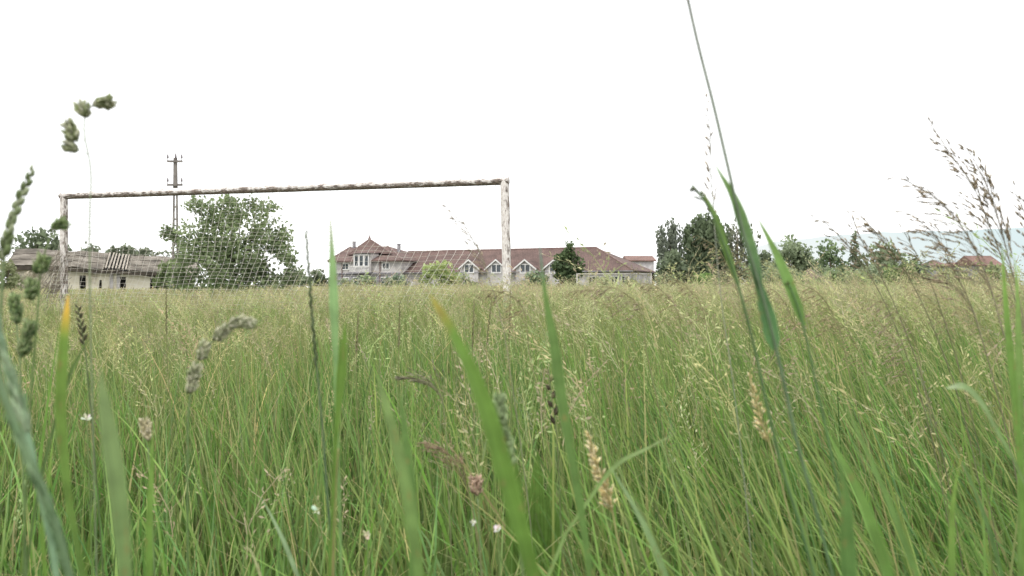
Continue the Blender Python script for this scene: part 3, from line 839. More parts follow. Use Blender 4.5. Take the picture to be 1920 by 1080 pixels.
    for i in range(90):
        s_, d = random.uniform(-1.6, 2.3), random.uniform(-3.2, -.5)
        a = Q(s_, d, 0); b = Q(s_ + random.uniform(-.9, .9), d + random.uniform(-.6, .4), random.uniform(.6, 2.3))
        pl.tube([a, b], random.uniform(.02, .06), 4)
    pl.build('fallen_planks', M['rubble'], root)
derelict()

# ------------------------------------------------------------- utility pole
def pole():
    Y = 48; x = (329 - 960) / F * Y
    root = empty('utility_pole', (x, Y, 0)); tag(root, 'tall concrete utility pole with two insulator crossarms rising beside the walnut tree', 'utility pole')
    zt = CAM_H + (540 - 296) / F * Y
    za, zb = CAM_H + (540 - 303) / F * Y, CAM_H + (540 - 347) / F * Y
    m = MB()
    for sx in (-1, 1):
        m.tube([(x + sx * .17, Y, -.1), (x + sx * .06, Y, zt)], [.075, .055], 6)
    k = 0.6
    while k < zb:
        m.box((x - .15, Y - .04, k), (.30, 0, 0), (0, .08, 0), (0, 0, .09)); k += .75
    m.box((x - .06, Y - .05, zb - .2), (.12, 0, 0), (0, .1, 0), (0, 0, zt - zb + .2))
    m.build('shaft', M['concrete'], root)
    for z, ins in ((za, (-.42, 0.06, .42)), (zb, (-.42, .42))):
        c = MB(); c.box((x - .46, Y - .12, z - .06), (.92, 0, 0), (0, .07, 0), (0, 0, .12)); arm = c.build('crossarm', M['concrete'], root)
        for dx in ins:
            i = MB(); h = .42 if dx != 0.06 else .48
            i.tube([(x + dx, Y - .085, z), (x + dx, Y - .085, z + h * .45), (x + dx, Y - .085, z + h * .5), (x + dx, Y - .085, z + h * .75), (x + dx, Y - .085, z + h)],
                   [.022, .022, .06, .045, .03], 7)
            i.build('insulator', M['porcelain'], arm)
pole()

# ------------------------------------------------------------------- goals
GL, GR = P(120, 367, 12.55), P(946, 339, 10.55)
GH = 2.40
def goal_bar(mb, a, b, r, seed, n=60, dark=0.0):
    a, b = Vector(a), Vector(b); t = (b - a).normalized()
    side = t.cross(UZ) if abs(t.z) < .9 else t.cross(Vector((0, 1, 0)))
    side.normalize(); up = side.cross(t)
    sides = 14; V, C, Fc = [], [], []
    L = (b - a).length
    for i in range(n + 1):
        p = a + (b - a) * i / n
        for k in range(sides):
            th = 2 * math.pi * k / sides
            nr = side * math.cos(th) + up * math.sin(th)
            rr = r * (1 + .045 * mnoise.noise(Vector((i * L / n * 5, th * 1.2, seed))))
            V.append(p + nr * rr)
            around = (1 - abs(th / math.pi - 1)) * 0.3
            # z channel: how weathered this spot is
            we = (-nr.z * 0.15 if abs(t.z) < .9 else (nr.x * 0.07 - 0.03)) + dark
            C.append((i * L / n + seed, around + seed, we))
    for i in range(n):
        for k in range(sides):
            k2 = (k + 1) % sides
            Fc.append((i * sides + k, i * sides + k2, (i + 1) * sides + k2, (i + 1) * sides + k))
    Fc.append(tuple(range(sides - 1, -1, -1))); Fc.append(tuple(n * sides + k for k in range(sides)))
    mb.add(V, Fc, C)

def near_goal():
    gl, gr = Vector((GL.x, GL.y, 0)), Vector((GR.x, GR.y, 0))
    zl, zr = GL.z, GR.z
    root = empty('football_goal', tuple((gl + gr) / 2)); tag(root, 'rusty white football goal with torn net standing in the tall grass on the left', 'football goal')
    r = .056
    m = MB(); goal_bar(m, gl + UZ * -.1, gl + UZ * (zl + r * .6), r, 3.0, 40, 0.02); m.build('post', M['paint'], root, True)
    m = MB(); goal_bar(m, gr + UZ * -.1 + Vector((.06, 0, 0)), gr + UZ * (zr + r * .8), r * 1.05, 11.0, 40, -0.01); m.build('post', M['paint'], root, True)
    ax = (gr - gl).normalized()
    m = MB(); goal_bar(m, gl + UZ * zl - ax * r, gr + UZ * zr + ax * r, r, 23.0, 110, 0.03); m.build('crossbar', M['paint'], root, True)
    # net hung from the crossbar, blown and sagging
    nv = Vector((ax.y, -ax.x, 0))
    if nv.y > 0: nv = -nv
    nu, nw = 62, 26
    def pt(i, j):
        uu, t = i / nu, j / nw
        a = gl.lerp(gr, uu); ztop = zl + (zr - zl) * uu - r
        dep = (0.22 + 1.15 * uu ** 1.8) * t ** 1.5
        z = ztop * (1 - t) + 0.72 * t
        sag = 0.10 * math.sin(uu * 9) * t + 0.06 * math.sin(uu * 23 + 2) * t
        drift = -(0.10 + 0.25 * uu) * t ** 1.3
        jx = .035 * mnoise.noise(Vector((uu * 14, t * 6, 1))) ; jz = .05 * mnoise.noise(Vector((uu * 11, t * 7, 5)))
        return a + nv * (dep + sag * .6) + ax * (drift + jx) + UZ * (z + jz * (1 if 0 < j else 0))
    net = MB()
    rad = .0023; NC = lin('e9e5de')
    for i in range(nu + 1):
        j0 = 0
        net.tube([pt(i, j) for j in range(j0, nw + 1)], rad, 3, NC, cap=False)
    for j in range(1, nw + 1):
        segs, cur = [], []
        for i in range(nu + 1):
            torn = mnoise.noise(Vector((i * .21, j * .33, 8.3))) > .42
            if torn:
                if len(cur) > 1: segs.append(cur)
                cur = []
            else: cur.append(pt(i, j))
        if len(cur) > 1: segs.append(cur)
        for sg in segs: net.tube(sg, rad * .9, 3, NC, cap=False)
    net.build('net', M['net'], root)
    # net bunched and hanging in rags down the left post
    rg = MB()
    for k in range(64):
        z0 = random.uniform(.9, 1.62); ang = random.uniform(-2.6, .6)
        base = gl + UZ * z0 + Vector((math.cos(ang), math.sin(ang), 0)) * .06
        ln = random.uniform(.3, .9); out = random.uniform(.04, .42)
        pts = []
        for q in range(6):
            t = q / 5
            pts.append(base + Vector((-out * t ** .7 + .05 * math.sin(k + t * 5), -.25 * out * t + .04 * math.sin(k * 2.1 + t * 4), -ln * t)))
        rg.tube(pts, .005, 3, cap=False)
    rg.build('torn_net', M['rubble'], root)
near_goal()

def far_goal():
    Y = 77.0; x0, x1 = (1082 - 960) / F * Y, (1221 - 960) / F * Y; z = CAM_H + (540 - 514) / F * Y
    root = empty('football_goal', ((x0 + x1) / 2, Y, 0)); tag(root, 'small distant white football goal before the right end of the big house', 'football goal')
    for x in (x0, x1):
        m = MB(); m.tube([(x, Y, -.1), (x, Y, z + .05)], .065, 8); m.build('post', M['white_metal'], root, True)
    m = MB(); m.tube([(x0 - .06, Y, z), (x1 + .06, Y, z)], .062, 8); m.build('crossbar', M['white_metal'], root, True)
far_goal()

# ============================================================ meadow grass mass
def lean_field(x, y):
    """wind: stems on the right lean to the left, those on the left stand up"""
    ang = x / np.maximum(np.abs(y), 0.5)
    return -0.02 - 0.26 / (1 + np.exp(-(ang - 0.22) / 0.14))

def scatter(n, y0, y1, margin=1.25, power=1.0, extra=0.4):
    """points in the wedge in front of the camera, plus a margin each side"""
    y = y0 + (y1 - y0) * RNG.random(n) ** power
    half = (960 / F) * y * margin + extra
    x = (RNG.random(n) * 2 - 1) * half
    return x, y

def area(y0, y1, margin=1.25, extra=0.4):
    return (960 / F) * margin * (y1 ** 2 - y0 ** 2) + 2 * extra * (y1 - y0)

def scatter_d(dens, y0, y1, margin=1.25, extra=0.4):
    n = int(dens * area(y0, y1, margin, extra))
    # uniform over the wedge
    w = RNG.random(n)
    a = (960 / F) * margin
    lo, hi = a * y0 ** 2 + 2 * extra * y0 * .5, a * y1 ** 2 + 2 * extra * y1 * .5
    t = lo + (hi - lo) * w
    y = (-extra + np.sqrt(extra ** 2 + 4 * a * t)) / (2 * a)
    x = (RNG.random(n) * 2 - 1) * (a * y + extra)
    return x, y

MV, MF, MC = [], [], []
cnt = [0]
def push(V, Fq, C):
    MV.append(V.astype(np.float32)); MF.append((Fq + cnt[0]).astype(np.int32)); MC.append(C.astype(np.float32))
    cnt[0] += len(V)

def ribbons(x, y, h, lx, ly, w, cb, ct, nseg, droop=0.0, wprof=1.0):
    n = len(x)
    yaw = RNG.random(n) * 2 * np.pi
    sx, sy = np.cos(yaw), np.sin(yaw) * 0.6
    t = np.linspace(0, 1, nseg + 1)[None, :]
    dr = droop if np.ndim(droop) else np.full(n, droop)
    z = h[:, None] * (t - dr[:, None] * t ** 3 * 0.5)
    off = t ** 1.7
    bend = (1 + dr[:, None] * 1.2 * t)
    px = x[:, None] + (lx * h)[:, None] * off * bend
    py = y[:, None] + (ly * h)[:, None] * off * bend
    ww = w[:, None] * (0.55 + 0.45 * np.minimum(t * 3, 1)) * (1 - 0.96 * t ** (1.6 * wprof))
    V = np.empty((n, nseg + 1, 2, 3))
    V[:, :, 0, 0] = px - sx[:, None] * ww / 2; V[:, :, 0, 1] = py - sy[:, None] * ww / 2
    V[:, :, 1, 0] = px + sx[:, None] * ww / 2; V[:, :, 1, 1] = py + sy[:, None] * ww / 2
    V[:, :, 0, 2] = z; V[:, :, 1, 2] = z
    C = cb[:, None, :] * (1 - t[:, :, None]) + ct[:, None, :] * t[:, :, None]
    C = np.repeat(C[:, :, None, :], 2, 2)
    base = (np.arange(n) * (nseg + 1) * 2)[:, None]
    q = np.arange(nseg)[None, :] * 2
    Fq = np.stack([base + q, base + q + 1, base + q + 3, base + q + 2], -1).reshape(-1, 4)
    push(V.reshape(-1, 3), Fq, C.reshape(-1, 3))

def mixcol(n, cols, wts, jit=0.16):
    i = RNG.choice(len(cols), n, p=np.array(wts) / sum(wts))
    c = np.array([lin(k) for k in cols])[i]
    c = c * (1 + jit * RNG.normal(size=(n, 1))) * (1 + 0.05 * RNG.normal(size=(n, 3)))
    return np.clip(c, 0.004, 0.9)

GREENS = ['63743f', '73874a', '54683a', '83935a', '6b8154', '98a06a', 'a9a176']
FRESH = ['547a38', '688d40', '486b36', '7a9852', '5f8850', '8fa25c', 'a5a06e']
GW = [3, 4, 2.4, 2.4, 1.6, 1.3, .6]
def hmul(x, y):
    return np.interp(x / np.maximum(y, .5), [-.65, -.4, -.15, .2, .65], [.82, .84, .97, 1.0, 1.03])
def patch(x, y, s=1.0, o=0.0):
    return np.array([mnoise.noise(Vector((a * s + o, b * s, o))) for a, b in zip(x, y)])

def mass(dens, y0, y1, hm, hs, w0, w1, nseg, margin=1.25, extra=0.4, dry=0.0, zmax=None, cols=None):
    x, y = scatter_d(dens, y0, y1, margin, extra)
    n = len(x)
    pn = patch(x, y, 0.9)
    h = np.clip(hm * (1 + hs * RNG.normal(size=n)) * (1 + 0.17 * pn), 0.2, 1.06)
    if zmax is not None: h = np.minimum(h, zmax * RNG.uniform(.86, 1, n))
    h = h * hmul(x, y)
    lx = lean_field(x, y) + 0.115 * RNG.normal(size=n) + 0.07 * patch(x, y, 1.1, 9)
    ly = 0.16 * RNG.normal(size=n)
    w = RNG.uniform(w0, w1, n)
    ct = mixcol(n, cols or GREENS, GW, .2); cb = mixcol(n, ['395024', '4a5c30', '62663c', '7a744f'], [3, 3, 1.2, .7])  # dark blade feet: shade of the gaps put into the base colour
    k = np.clip(pn[:, None] * 0.5 + dry, 0, 0.85)
    ct = ct * (1 - k) + np.array(lin('a39a68')) * k
    dr = np.where(RNG.random(n) < 0.22, RNG.uniform(.4, 1.3, n), RNG.uniform(0, .25, n))
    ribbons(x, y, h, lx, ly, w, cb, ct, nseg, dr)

# under and beside the camera the sward is short, so the lens looks over it
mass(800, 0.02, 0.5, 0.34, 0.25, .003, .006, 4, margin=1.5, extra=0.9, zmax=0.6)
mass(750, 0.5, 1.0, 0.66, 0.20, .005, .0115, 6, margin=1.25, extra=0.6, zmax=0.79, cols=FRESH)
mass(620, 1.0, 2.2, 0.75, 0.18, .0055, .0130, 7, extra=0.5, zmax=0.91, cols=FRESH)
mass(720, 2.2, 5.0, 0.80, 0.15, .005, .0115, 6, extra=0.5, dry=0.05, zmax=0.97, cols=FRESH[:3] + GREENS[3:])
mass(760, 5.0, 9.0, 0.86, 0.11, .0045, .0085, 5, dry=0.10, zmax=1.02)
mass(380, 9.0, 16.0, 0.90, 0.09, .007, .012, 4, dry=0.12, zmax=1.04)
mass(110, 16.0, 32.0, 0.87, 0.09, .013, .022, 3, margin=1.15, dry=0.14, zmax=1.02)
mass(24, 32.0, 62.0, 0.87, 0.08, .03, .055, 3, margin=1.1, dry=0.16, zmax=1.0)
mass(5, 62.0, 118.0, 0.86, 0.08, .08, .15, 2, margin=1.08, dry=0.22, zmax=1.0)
# pale straw and broad fresh leaves among the blades
def strays(n, y0, y1, hm, w, cols, power=1.3, lean=0.35):
    x, y = scatter(n, y0, y1, 1.1, power, 0.3)
    h = np.clip(hm * (1 + .16 * RNG.normal(size=n)), .2, .98)
    c = mixcol(n, cols, [1] * len(cols))
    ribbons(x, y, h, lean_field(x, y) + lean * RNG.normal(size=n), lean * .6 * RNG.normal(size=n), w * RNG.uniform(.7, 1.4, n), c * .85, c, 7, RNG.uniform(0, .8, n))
strays(800, .9, 4, .72, .003, ['b9ad7c', 'a8a673', 'c4b98d', '9aa468'])
strays(1000, .85, 3.4, .72, .0105, ['66883f', '73934d', '587a3c', '839e5a'], lean=.16)
def tuft(cx, cy, rx, ry, n, h0, h1):
    x = cx + rx * RNG.normal(size=n); y = cy + ry * RNG.normal(size=n)
    h = RNG.uniform(h0, h1, n); c = mixcol(n, GREENS, GW)
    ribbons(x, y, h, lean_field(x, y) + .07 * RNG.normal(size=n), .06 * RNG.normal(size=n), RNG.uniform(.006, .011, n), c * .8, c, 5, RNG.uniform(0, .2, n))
tuft(-.10, 10.0, .35, .22, 700, .82, 1.05)      # rank grass round the feet of the goal
tuft(-6.75, 11.9, .4, .25, 500, .70, .92)
tuft(-1.6, 9.9, .9, .3, 700, .78, 1.0)
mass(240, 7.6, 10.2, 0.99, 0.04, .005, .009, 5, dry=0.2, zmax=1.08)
strays(2600, 3, 12, .80, .0065, ['b5a878', 'a39c6c', '99a065'])
grass = np_mesh('meadow_grass', np.concatenate(MV), np.concatenate(MF), np.concatenate(MC), M['grass'])
tag(grass, 'tall green meadow grass covering the whole pitch up to the goal and houses', 'grass', kind='stuff')

# -------------------------------------------------- flowering stalks, also uncountable
MV, MF, MC = [], [], []; cnt[0] = 0
def proto_panicle(nsp, L, spread, droop, sp_l, sp_w, rs, branches=True):
    """head as quads: positions (m,4,3) with z up from its base, leaning to +x"""
    Q = []
    for i in range(nsp):
        t = (i + rs.random()) / nsp
        ax = Vector((droop * L * t ** 2, 0, L * t * (1 - .25 * droop * t)))
        a = rs.uniform(0, 6.283)
        br = spread * L * (1 - t) ** .7 * rs.uniform(.25, 1) + .002
        d = Vector((math.cos(a) + droop * .9, math.sin(a), rs.uniform(.2, 1.1))).normalized()
        c = ax + d * br + Vector((0, 0, -br * .35 * droop))
        dd = (d + Vector((droop * .8, 0, rs.uniform(-.6, .8)))).normalized()
        sd = dd.orthogonal().normalized(); sd = Matrix.Rotation(rs.uniform(0, 3.14), 3, dd) @ sd
        l, w = sp_l * rs.uniform(.7, 1.3), sp_w * rs.uniform(.7, 1.3)
        Q.append([c, c + dd * l * .45 + sd * w, c + dd * l, c + dd * l * .45 - sd * w])
        if branches and i % 2 == 0:
            e = Vector((0.0005, 0.0005, 0))
            Q.append([ax - e, ax + e, c + e, c - e])
    # the axis itself
    e = Vector((sp_w * .35, 0, 0))
    for k in range(3):
        t0, t1 = k / 3, (k + 1) / 3
        A0 = Vector((droop * L * t0 ** 2, 0, L * t0 * (1 - .25 * droop * t0))); A1 = Vector((droop * L * t1 ** 2, 0, L * t1 * (1 - .25 * droop * t1)))
        Q.append([A0 - e, A0 + e, A1 + e, A1 - e])
    return np.array([[tuple(p) for p in q] for q in Q])

rs = random.Random(3)
PN = {'near': [], 'mid': [], 'far': []}
for i in range(7):
    PN['near'].append(proto_panicle(26, .15, .34, rs.uniform(.3, 1.0), .011, .0016, rs))
    PN['mid'].append(proto_panicle(16, .17, .34, rs.uniform(.3, 1.1), .017, .0030, rs, False))
    PN['far'].append(proto_panicle(8, .20, .40, rs.uniform(.2, .9), .055, .014, rs, False))
for i in range(3):
    PN['near'].append(proto_panicle(22, .085, .035, .15, .007, .0016, rs, False))
    PN['mid'].append(proto_panicle(12, .09, .05, .15, .013, .0035, rs, False))

HEADS = ['97936e', 'a8a37c', '868264', 'ab9f82', '9da372', '8e9868', 'b0ae82', '978c72']
def heads(dens, y0, y1, zm, zs, key, sw, margin=1.2, nseg=4, scale=1.0, extra=.4, cols=HEADS, zlim=1.05, amin=None):
    x, y = scatter_d(dens, y0, y1, margin, extra)
    if amin is not None:
        k = (x / y + .1 * RNG.normal(size=len(x))) > amin; x, y = x[k], y[k]
    n = len(x)
    if n == 0: return
    pn = patch(x, y, .7, 4)
    keepm = RNG.random(n) < np.clip(.75 + .9 * pn, .12, 1)
    x, y, pn = x[keepm], y[keepm], pn[keepm]; n = len(x)
    h = np.clip(zm * (1 + zs * RNG.normal(size=n)), .3, zlim) * hmul(x, y)
    lx = lean_field(x, y) * .9 + .12 * RNG.normal(size=n); ly = .1 * RNG.normal(size=n)
    cs = mixcol(n, ['7f8a55', '94935f', '6c7d48'], [2, 2, 1])
    w = np.full(n, sw)
    ribbons(x, y, h, lx, ly, w, cs * .8, cs, nseg, 0.0, 6.0)
    tx, ty = x + lx * h, y + ly * h
    hc = mixcol(n, cols, [1] * len(cols), .15)
    which = RNG.integers(0, len(PN[key]), n)
    for k, Qp in enumerate(PN[key]):
        m = which == k; mm = int(m.sum())
        if not mm: continue
        # heads droop downwind (to the left), with scatter
        yaw = np.pi + RNG.normal(size=mm) * .9
        flip = RNG.random(mm) < .3; yaw = np.where(flip, yaw + np.pi, yaw)
        s = scale * RNG.uniform(.7, 1.25, mm)
        tilt = lx[m] * 1.3
        q = Qp.reshape(-1, 3)
        X = q[None, :, 0] * np.cos(yaw)[:, None] - q[None, :, 1] * np.sin(yaw)[:, None]
        Yq = q[None, :, 0] * np.sin(yaw)[:, None] + q[None, :, 1] * np.cos(yaw)[:, None]
        Z = np.repeat(q[None, :, 2], mm, 0)
        X = X + Z * tilt[:, None]
        V = np.stack([tx[m][:, None] + X * s[:, None], ty[m][:, None] + Yq * s[:, None], h[m][:, None] * .985 + Z * s[:, None]], -1)
        C = np.repeat(hc[m][:, None, :], q.shape[0], 1) * RNG.uniform(.8, 1.2, (mm, q.shape[0], 1))
        push(V.reshape(-1, 3), np.arange(mm * q.shape[0]).reshape(-1, 4), C.reshape(-1, 3))
heads(30, 1.1, 2.4, .74, .11, 'near', .0016, extra=.3, zlim=.88)
heads(95, 2.4, 6.0, .83, .08, 'near', .0019, zlim=.97, scale=1.1)
heads(66, 6.0, 14.0, .88, .07, 'mid', .0035, nseg=3, zlim=1.0)
heads(30, 7.0, 10.3, .97, .05, 'mid', .003, nseg=3, zlim=1.06)
heads(34, 1.2, 2.6, .72, .12, 'near', .0016, zlim=.90, scale=1.25, amin=.05)
heads(26, 1.4, 3.2, .86, .09, 'near', .0016, zlim=.96, scale=1.15, amin=.16)
heads(40, 2.6, 7.0, .93, .07, 'near', .0022, zlim=.99, scale=1.2, amin=.14)
heads(4, 2.2, 5.0, .90, .06, 'near', .0019, zlim=.96, scale=1.1, amin=-.6)
heads(16, 14.0, 30.0, .88, .06, 'mid', .007, nseg=2, margin=1.12, scale=1.35, zlim=.98)
heads(5.0, 30.0, 66.0, .88, .05, 'far', .016, nseg=1, margin=1.08, scale=1.1, zlim=.96)
heads(1.0, 66.0, 116.0, .86, .05, 'far', .03, nseg=1, margin=1.06, scale=1.7, zlim=.92)
sh = np_mesh('flowering_grass', np.concatenate(MV), np.concatenate(MF), np.concatenate(MC), M['seed'])
tag(sh, 'straw brown flowering grass heads hazing over the whole meadow', 'grass heads', kind='stuff')

# ===================================================== foreground plants, one by one
def smooth(pts, per=8):
    """cubic through all points, tangents weighted by spacing so uneven knots do not loop"""
    pts = [Vector(p) for p in pts]; n = len(pts)
    L = [max(1e-6, (pts[i + 1] - pts[i]).length) for i in range(n - 1)]
    D = [(pts[i + 1] - pts[i]) / L[i] for i in range(n - 1)]
    T = [D[0]] + [(D[i - 1] * L[i] + D[i] * L[i - 1]) / (L[i - 1] + L[i]) for i in range(1, n - 1)] + [D[-1]]
    out = []
    for i in range(n - 1):
        a, b, m0, m1 = pts[i], pts[i + 1], T[i] * L[i], T[i + 1] * L[i]
        for k in range(per):
            t = k / per; t2, t3 = t * t, t ** 3
            out.append(a * (2 * t3 - 3 * t2 + 1) + m0 * (t3 - 2 * t2 + t) + b * (3 * t2 - 2 * t3) + m1 * (t3 - t2))
    out.append(pts[-1])
    return out

def trail(pts, Y, to_ground=True):
    """image points from the bottom up, Y one depth or one per point; grown down to the soil"""
    Ys = [Y] * len(pts) if not hasattr(Y, '__len__') else Y
    w = [P(a, b, d) for (a, b), d in zip(pts, Ys)]
    if to_ground:
        a, b = w[0], w[1]
        d = (a - b); dz = max(.05, -d.z) if d.z < 0 else .3
        sx = max(-.35, min(.35, d.x / dz)); h = a.z
        base = Vector((a.x + sx * h * .55, a.y + .04, -.02))
        mid = Vector((a.x + sx * h * .36, a.y + .015, h * .45))
        w = [base, mid] + w
    return w

def remap(u, g):
    """share of the length: the part below the first image point takes 0..0.2, the rest 0.2..1"""
    return .2 * u / g if u < g else .2 + .8 * (u - g) / (1 - g)

def share(cum, pts, per=10):
    """fraction of the whole length that lies below the first image point"""
    return cum[2 * per] / cum[-1]

NV = 13
def leaf_blade(mb, pts, width, col_b, col_t, tipcol=None, face=0.0, fold=.18, wprof=None, tipfrac=.15, per=8, grown=False, shade=.9):
    sp = smooth(pts, per); n = len(sp)
    cum = [0]
    for i in range(1, n): cum.append(cum[-1] + (sp[i] - sp[i - 1]).length)
    tot = cum[-1]
    g = cum[2 * per] / tot if grown else 0
    V, C, Fc = [], [], []
    cb, ct = np.array(lin(col_b)), np.array(lin(col_t))
    tp = np.array(lin(tipcol)) if tipcol else None
    for i, p in enumerate(sp):
        u = cum[i] / tot
        if grown: u = remap(u, g)
        t = (sp[min(i + 1, n - 1)] - sp[max(i - 1, 0)]).normalized()
        fa = face + .35 * (u - .5)
        f = Vector((math.sin(fa), -math.cos(fa), .15))
        s = t.cross(f); s = s.normalized() if s.length > 1e-5 else Vector((1, 0, 0))
        nn = s.cross(t).normalized()
        if wprof: w = width * np.interp(u, wprof[0], wprof[1])
        else: w = width * min(1, .35 + u * 2.2) * max(.02, (1 - u ** 2.6))
        c = cb * (1 - u) + ct * u
        if tp is not None and u > 1 - tipfrac:
            k = min(1, (u - 1 + tipfrac) / tipfrac * 1.6); c = c * (1 - k) + tp * k
        c = np.array((c[0] * .78 + c[1] * .22, c[1] * .94, c[2] * .9 + c[1] * .04)) * 1.0 * (1 + .10 * mnoise.noise(Vector((u * 26, width * 900, 2))))
        for k in range(NV):
            q = -1 + 2 * k / (NV - 1)
            edge = 1 + .0 * q
            V.append(p + s * (w / 2 * q) + nn * (-fold * w * (1 - abs(q) ** 1.4)))
            C.append(tuple(c * ((.84, 1.12)[k % 2] if 0 < k < NV - 1 else 1.05) * (1.18 if k == NV // 2 else 1) * (1 + .06 * mnoise.noise(Vector((k * 3.1, u * 5, width * 700))))))
    for i in range(n - 1):
        for k in range(NV - 1):
            a = i * NV + k; Fc.append((a, a + 1, a + NV + 1, a + NV))
    mb.add(V, Fc, C)

BLG = 'blades of broad grass close to the camera'
def blade(label, pts, Y, width, cb='4f7a35', ct='6c9a48', tip=None, group=None, name='grass_leaf', cat='grass leaf', ground=True, **kw):
    mb = MB(); w = trail(pts, Y, ground)
    leaf_blade(mb, w, width * .74, cb, ct, tip, grown=ground, **kw)
    o = mb.build(name, M['hero'], None, True); tag(o, label, cat, group)
    return o

def lean_to_ground_w(pts):  # where along the whole length the picture part starts
    return pts

# --- broad leaves
WP = ([0, .35, .6, .8, .92, 1], [.4, .9, 1.0, .72, .38, .03])
blade('wide green leaf with yellow tip leaning left across the middle of the picture', [(1002, 1085), (952, 905), (893, 715), (850, 625), (806, 552)], .40, .0135, '48772d', '5f8f3c', 'a7a04a', face=.25, wprof=([0, .5, .62, .75, .86, .95, 1], [.5, 1, .95, .75, .5, .42, .04]), tipfrac=.12)
blade('upright green leaf with bright yellow tip before the left goalpost', [(155, 1085), (122, 880), (114, 740), (120, 640), (128, 553)], .52, .0115, '4a7338', '65913c', 'd0a840', face=-.2, wprof=([0, .5, .7, .82, .93, 1], [.4, .75, 1, .92, .62, .08]), tipfrac=.12)
blade('widest blurred green leaf at the bottom left corner area', [(236, 1085), (222, 930), (203, 800), (186, 690)], .36, .0108, '5a8049', '74945f', None, face=.15, wprof=([0, .4, .7, .88, 1], [.5, 1, 1, .6, .03]))
blade('tall pale upright leaf standing in front of the big house roof corner', [(634, 860), (631, 760), (628, 640), (624, 510), (619, 396)], .62, .0098, '5c8c50', '7fae74', 'a4b598', face=.05, wprof=([0, .5, .62, .7, .8, .9, 1], [.2, .5, .8, 1, .82, .42, .02]))
blade('darker narrow leaf folded against the tall pale upright leaf', [(627, 880), (632, 790), (640, 700), (648, 598)], .60, .0105, '4c7a30', '5f8c3b', None, face=.45, wprof=([0, .5, .7, .82, 1], [.2, .5, 1, .85, .03]))
blade('long leaf with dark thin tip rising to the right of the near goal', [(1090, 960), (1076, 880), (1055, 760), (1038, 640), (1022, 550), (1010, 440)], .58, .0115, '507c40', '5b8445', '6f8a80', face=-.25, wprof=([0, .5, .62, .74, .84, .92, 1], [.4, .9, 1, .7, .34, .2, .02]))
blade('soft blurred green leaf left of the central wide leaf, reaching highest of the pair', [(786, 1085), (764, 930), (735, 800), (704, 690)], .42, .0085, '55823f', '74975a', None, face=.2, wprof=([0, .4, .7, .88, 1], [.5, 1, .9, .6, .03]))
blade('soft blurred dark leaf right of the blurred pair left of the central wide leaf', [(774, 1085), (776, 960), (764, 850), (748, 720)], .46, .0075, '47753a', '5a8547', None, face=-.1, wprof=([0, .4, .7, .88, 1], [.5, 1, .9, .6, .03]))
blade('broad leaf rising from the bottom right and pointing up left', [(1668, 1085), (1640, 1000), (1600, 900), (1572, 850), (1545, 790)], .42, .0110, '4d7d38', '65964a', None, face=.3)
blade('broad darker leaf standing upright at the bottom right beside the pointing leaf', [(1592, 1085), (1588, 1000), (1584, 920), (1570, 850)], .44, .0125, '44733a', '568345', None, face=-.15)
blade('long leaf crossing up left above the bottom right leaves', [(1720, 1085), (1690, 1000), (1640, 880), (1590, 770), (1555, 700)], .55, .0085, '4f7c3e', '64904c', None, face=.4)
blade('leaf with yellow tip standing in the lower right quarter', [(1785, 1085), (1784, 1000), (1788, 930), (1803, 852)], .62, .0095, '54803a', '6f9a48', 'c2b04c', face=.2, tipfrac=.08)
blade('pale arching leaf bent over near the right edge', [(1900, 860), (1862, 795), (1840, 755), (1805, 724), (1772, 728)], .62, .0085, '5b8348', '83a873', 'a3bd95', face=.5, wprof=([0, .5, .75, .9, 1], [.3, .8, 1, .8, .05]))
blade('nearly level leaf crossing the stalks right of the centre', [(1130, 900), (1160, 868), (1210, 842), (1268, 812)], .70, .0060, '6a9350', '8cab74', None, face=.3, ground=True)
blade('fresh green leaf at the right edge rising above the horizon line', [(1900, 720), (1890, 620), (1882, 520), (1878, 452)], .70, .0105, '53823a', '6fa04c', None, face=.1)
blade('second fresh green leaf just inside the right edge, lower than its neighbour', [(1912, 760), (1910, 640), (1908, 560), (1902, 478)], .80, .0100, '55803f', '7aa45a', None, face=-.3)
blade('slim dark leaf slanting right behind the yellow tipped leaf', [(112, 760), (130, 705), (152, 660), (172, 628)], .8, .0058, '48693a', '56763f', None, face=.2)
blade('bluish pale leaf at the bottom edge slanting right of the blurred left leaf', [(560, 1085), (530, 1010), (505, 960), (488, 930)], .8, .0065, '6c9266', '94b58d', None, face=.3)
blade('thin drooping straw coloured leaf low at the bottom left', [(490, 1085), (478, 1050), (468, 1030), (450, 1022)], .75, .0035, '94a070', 'b5b98c', None, face=.4)
blade('broad leaf in the lower left beside the seed stalk at the edge', [(86, 1085), (80, 1000), (92, 900), (100, 820)], .7, .0090, '4d7d30', '6b9a44', None, face=-.35)
blade('upright leaf left of the horizon grass, green with blunt tip at the bottom centre left', [(280, 1085), (280, 980), (284, 880), (287, 790)], .62, .0085, '4e7e34', '6b9a48', None, face=.2)
blade('dark slim leaf at the bottom right corner', [(1880, 1085), (1850, 980), (1800, 860), (1740, 760)], .85, .0080, '44703c', '5f8a50', None, face=.3)
blade('green leaf right of the straw coloured drooping head', [(1250, 1085), (1215, 1000), (1172, 920), (1140, 870)], .6, .0075, '5f8a52', '84a878', None, face=.3)

# --- helper for jointed plants
def plant(name, label, cat, base, group=None):
    r = empty(name, (base.x, base.y, 0)); return tag(r, label, cat, group)

def stem(root, pts3, r0, r1, cb, ct, per=7):
    sp = smooth(pts3, per); n = len(sp)
    a, b = np.array(lin(cb)), np.array(lin(ct))
    mb = MB(); mb.tube(sp, [r0 + (r1 - r0) * i / (n - 1) for i in range(n)], 7, [tuple(a + (b - a) * i / (n - 1)) for i in range(n)])
    return mb.build('stem', M['stem'], root, True)

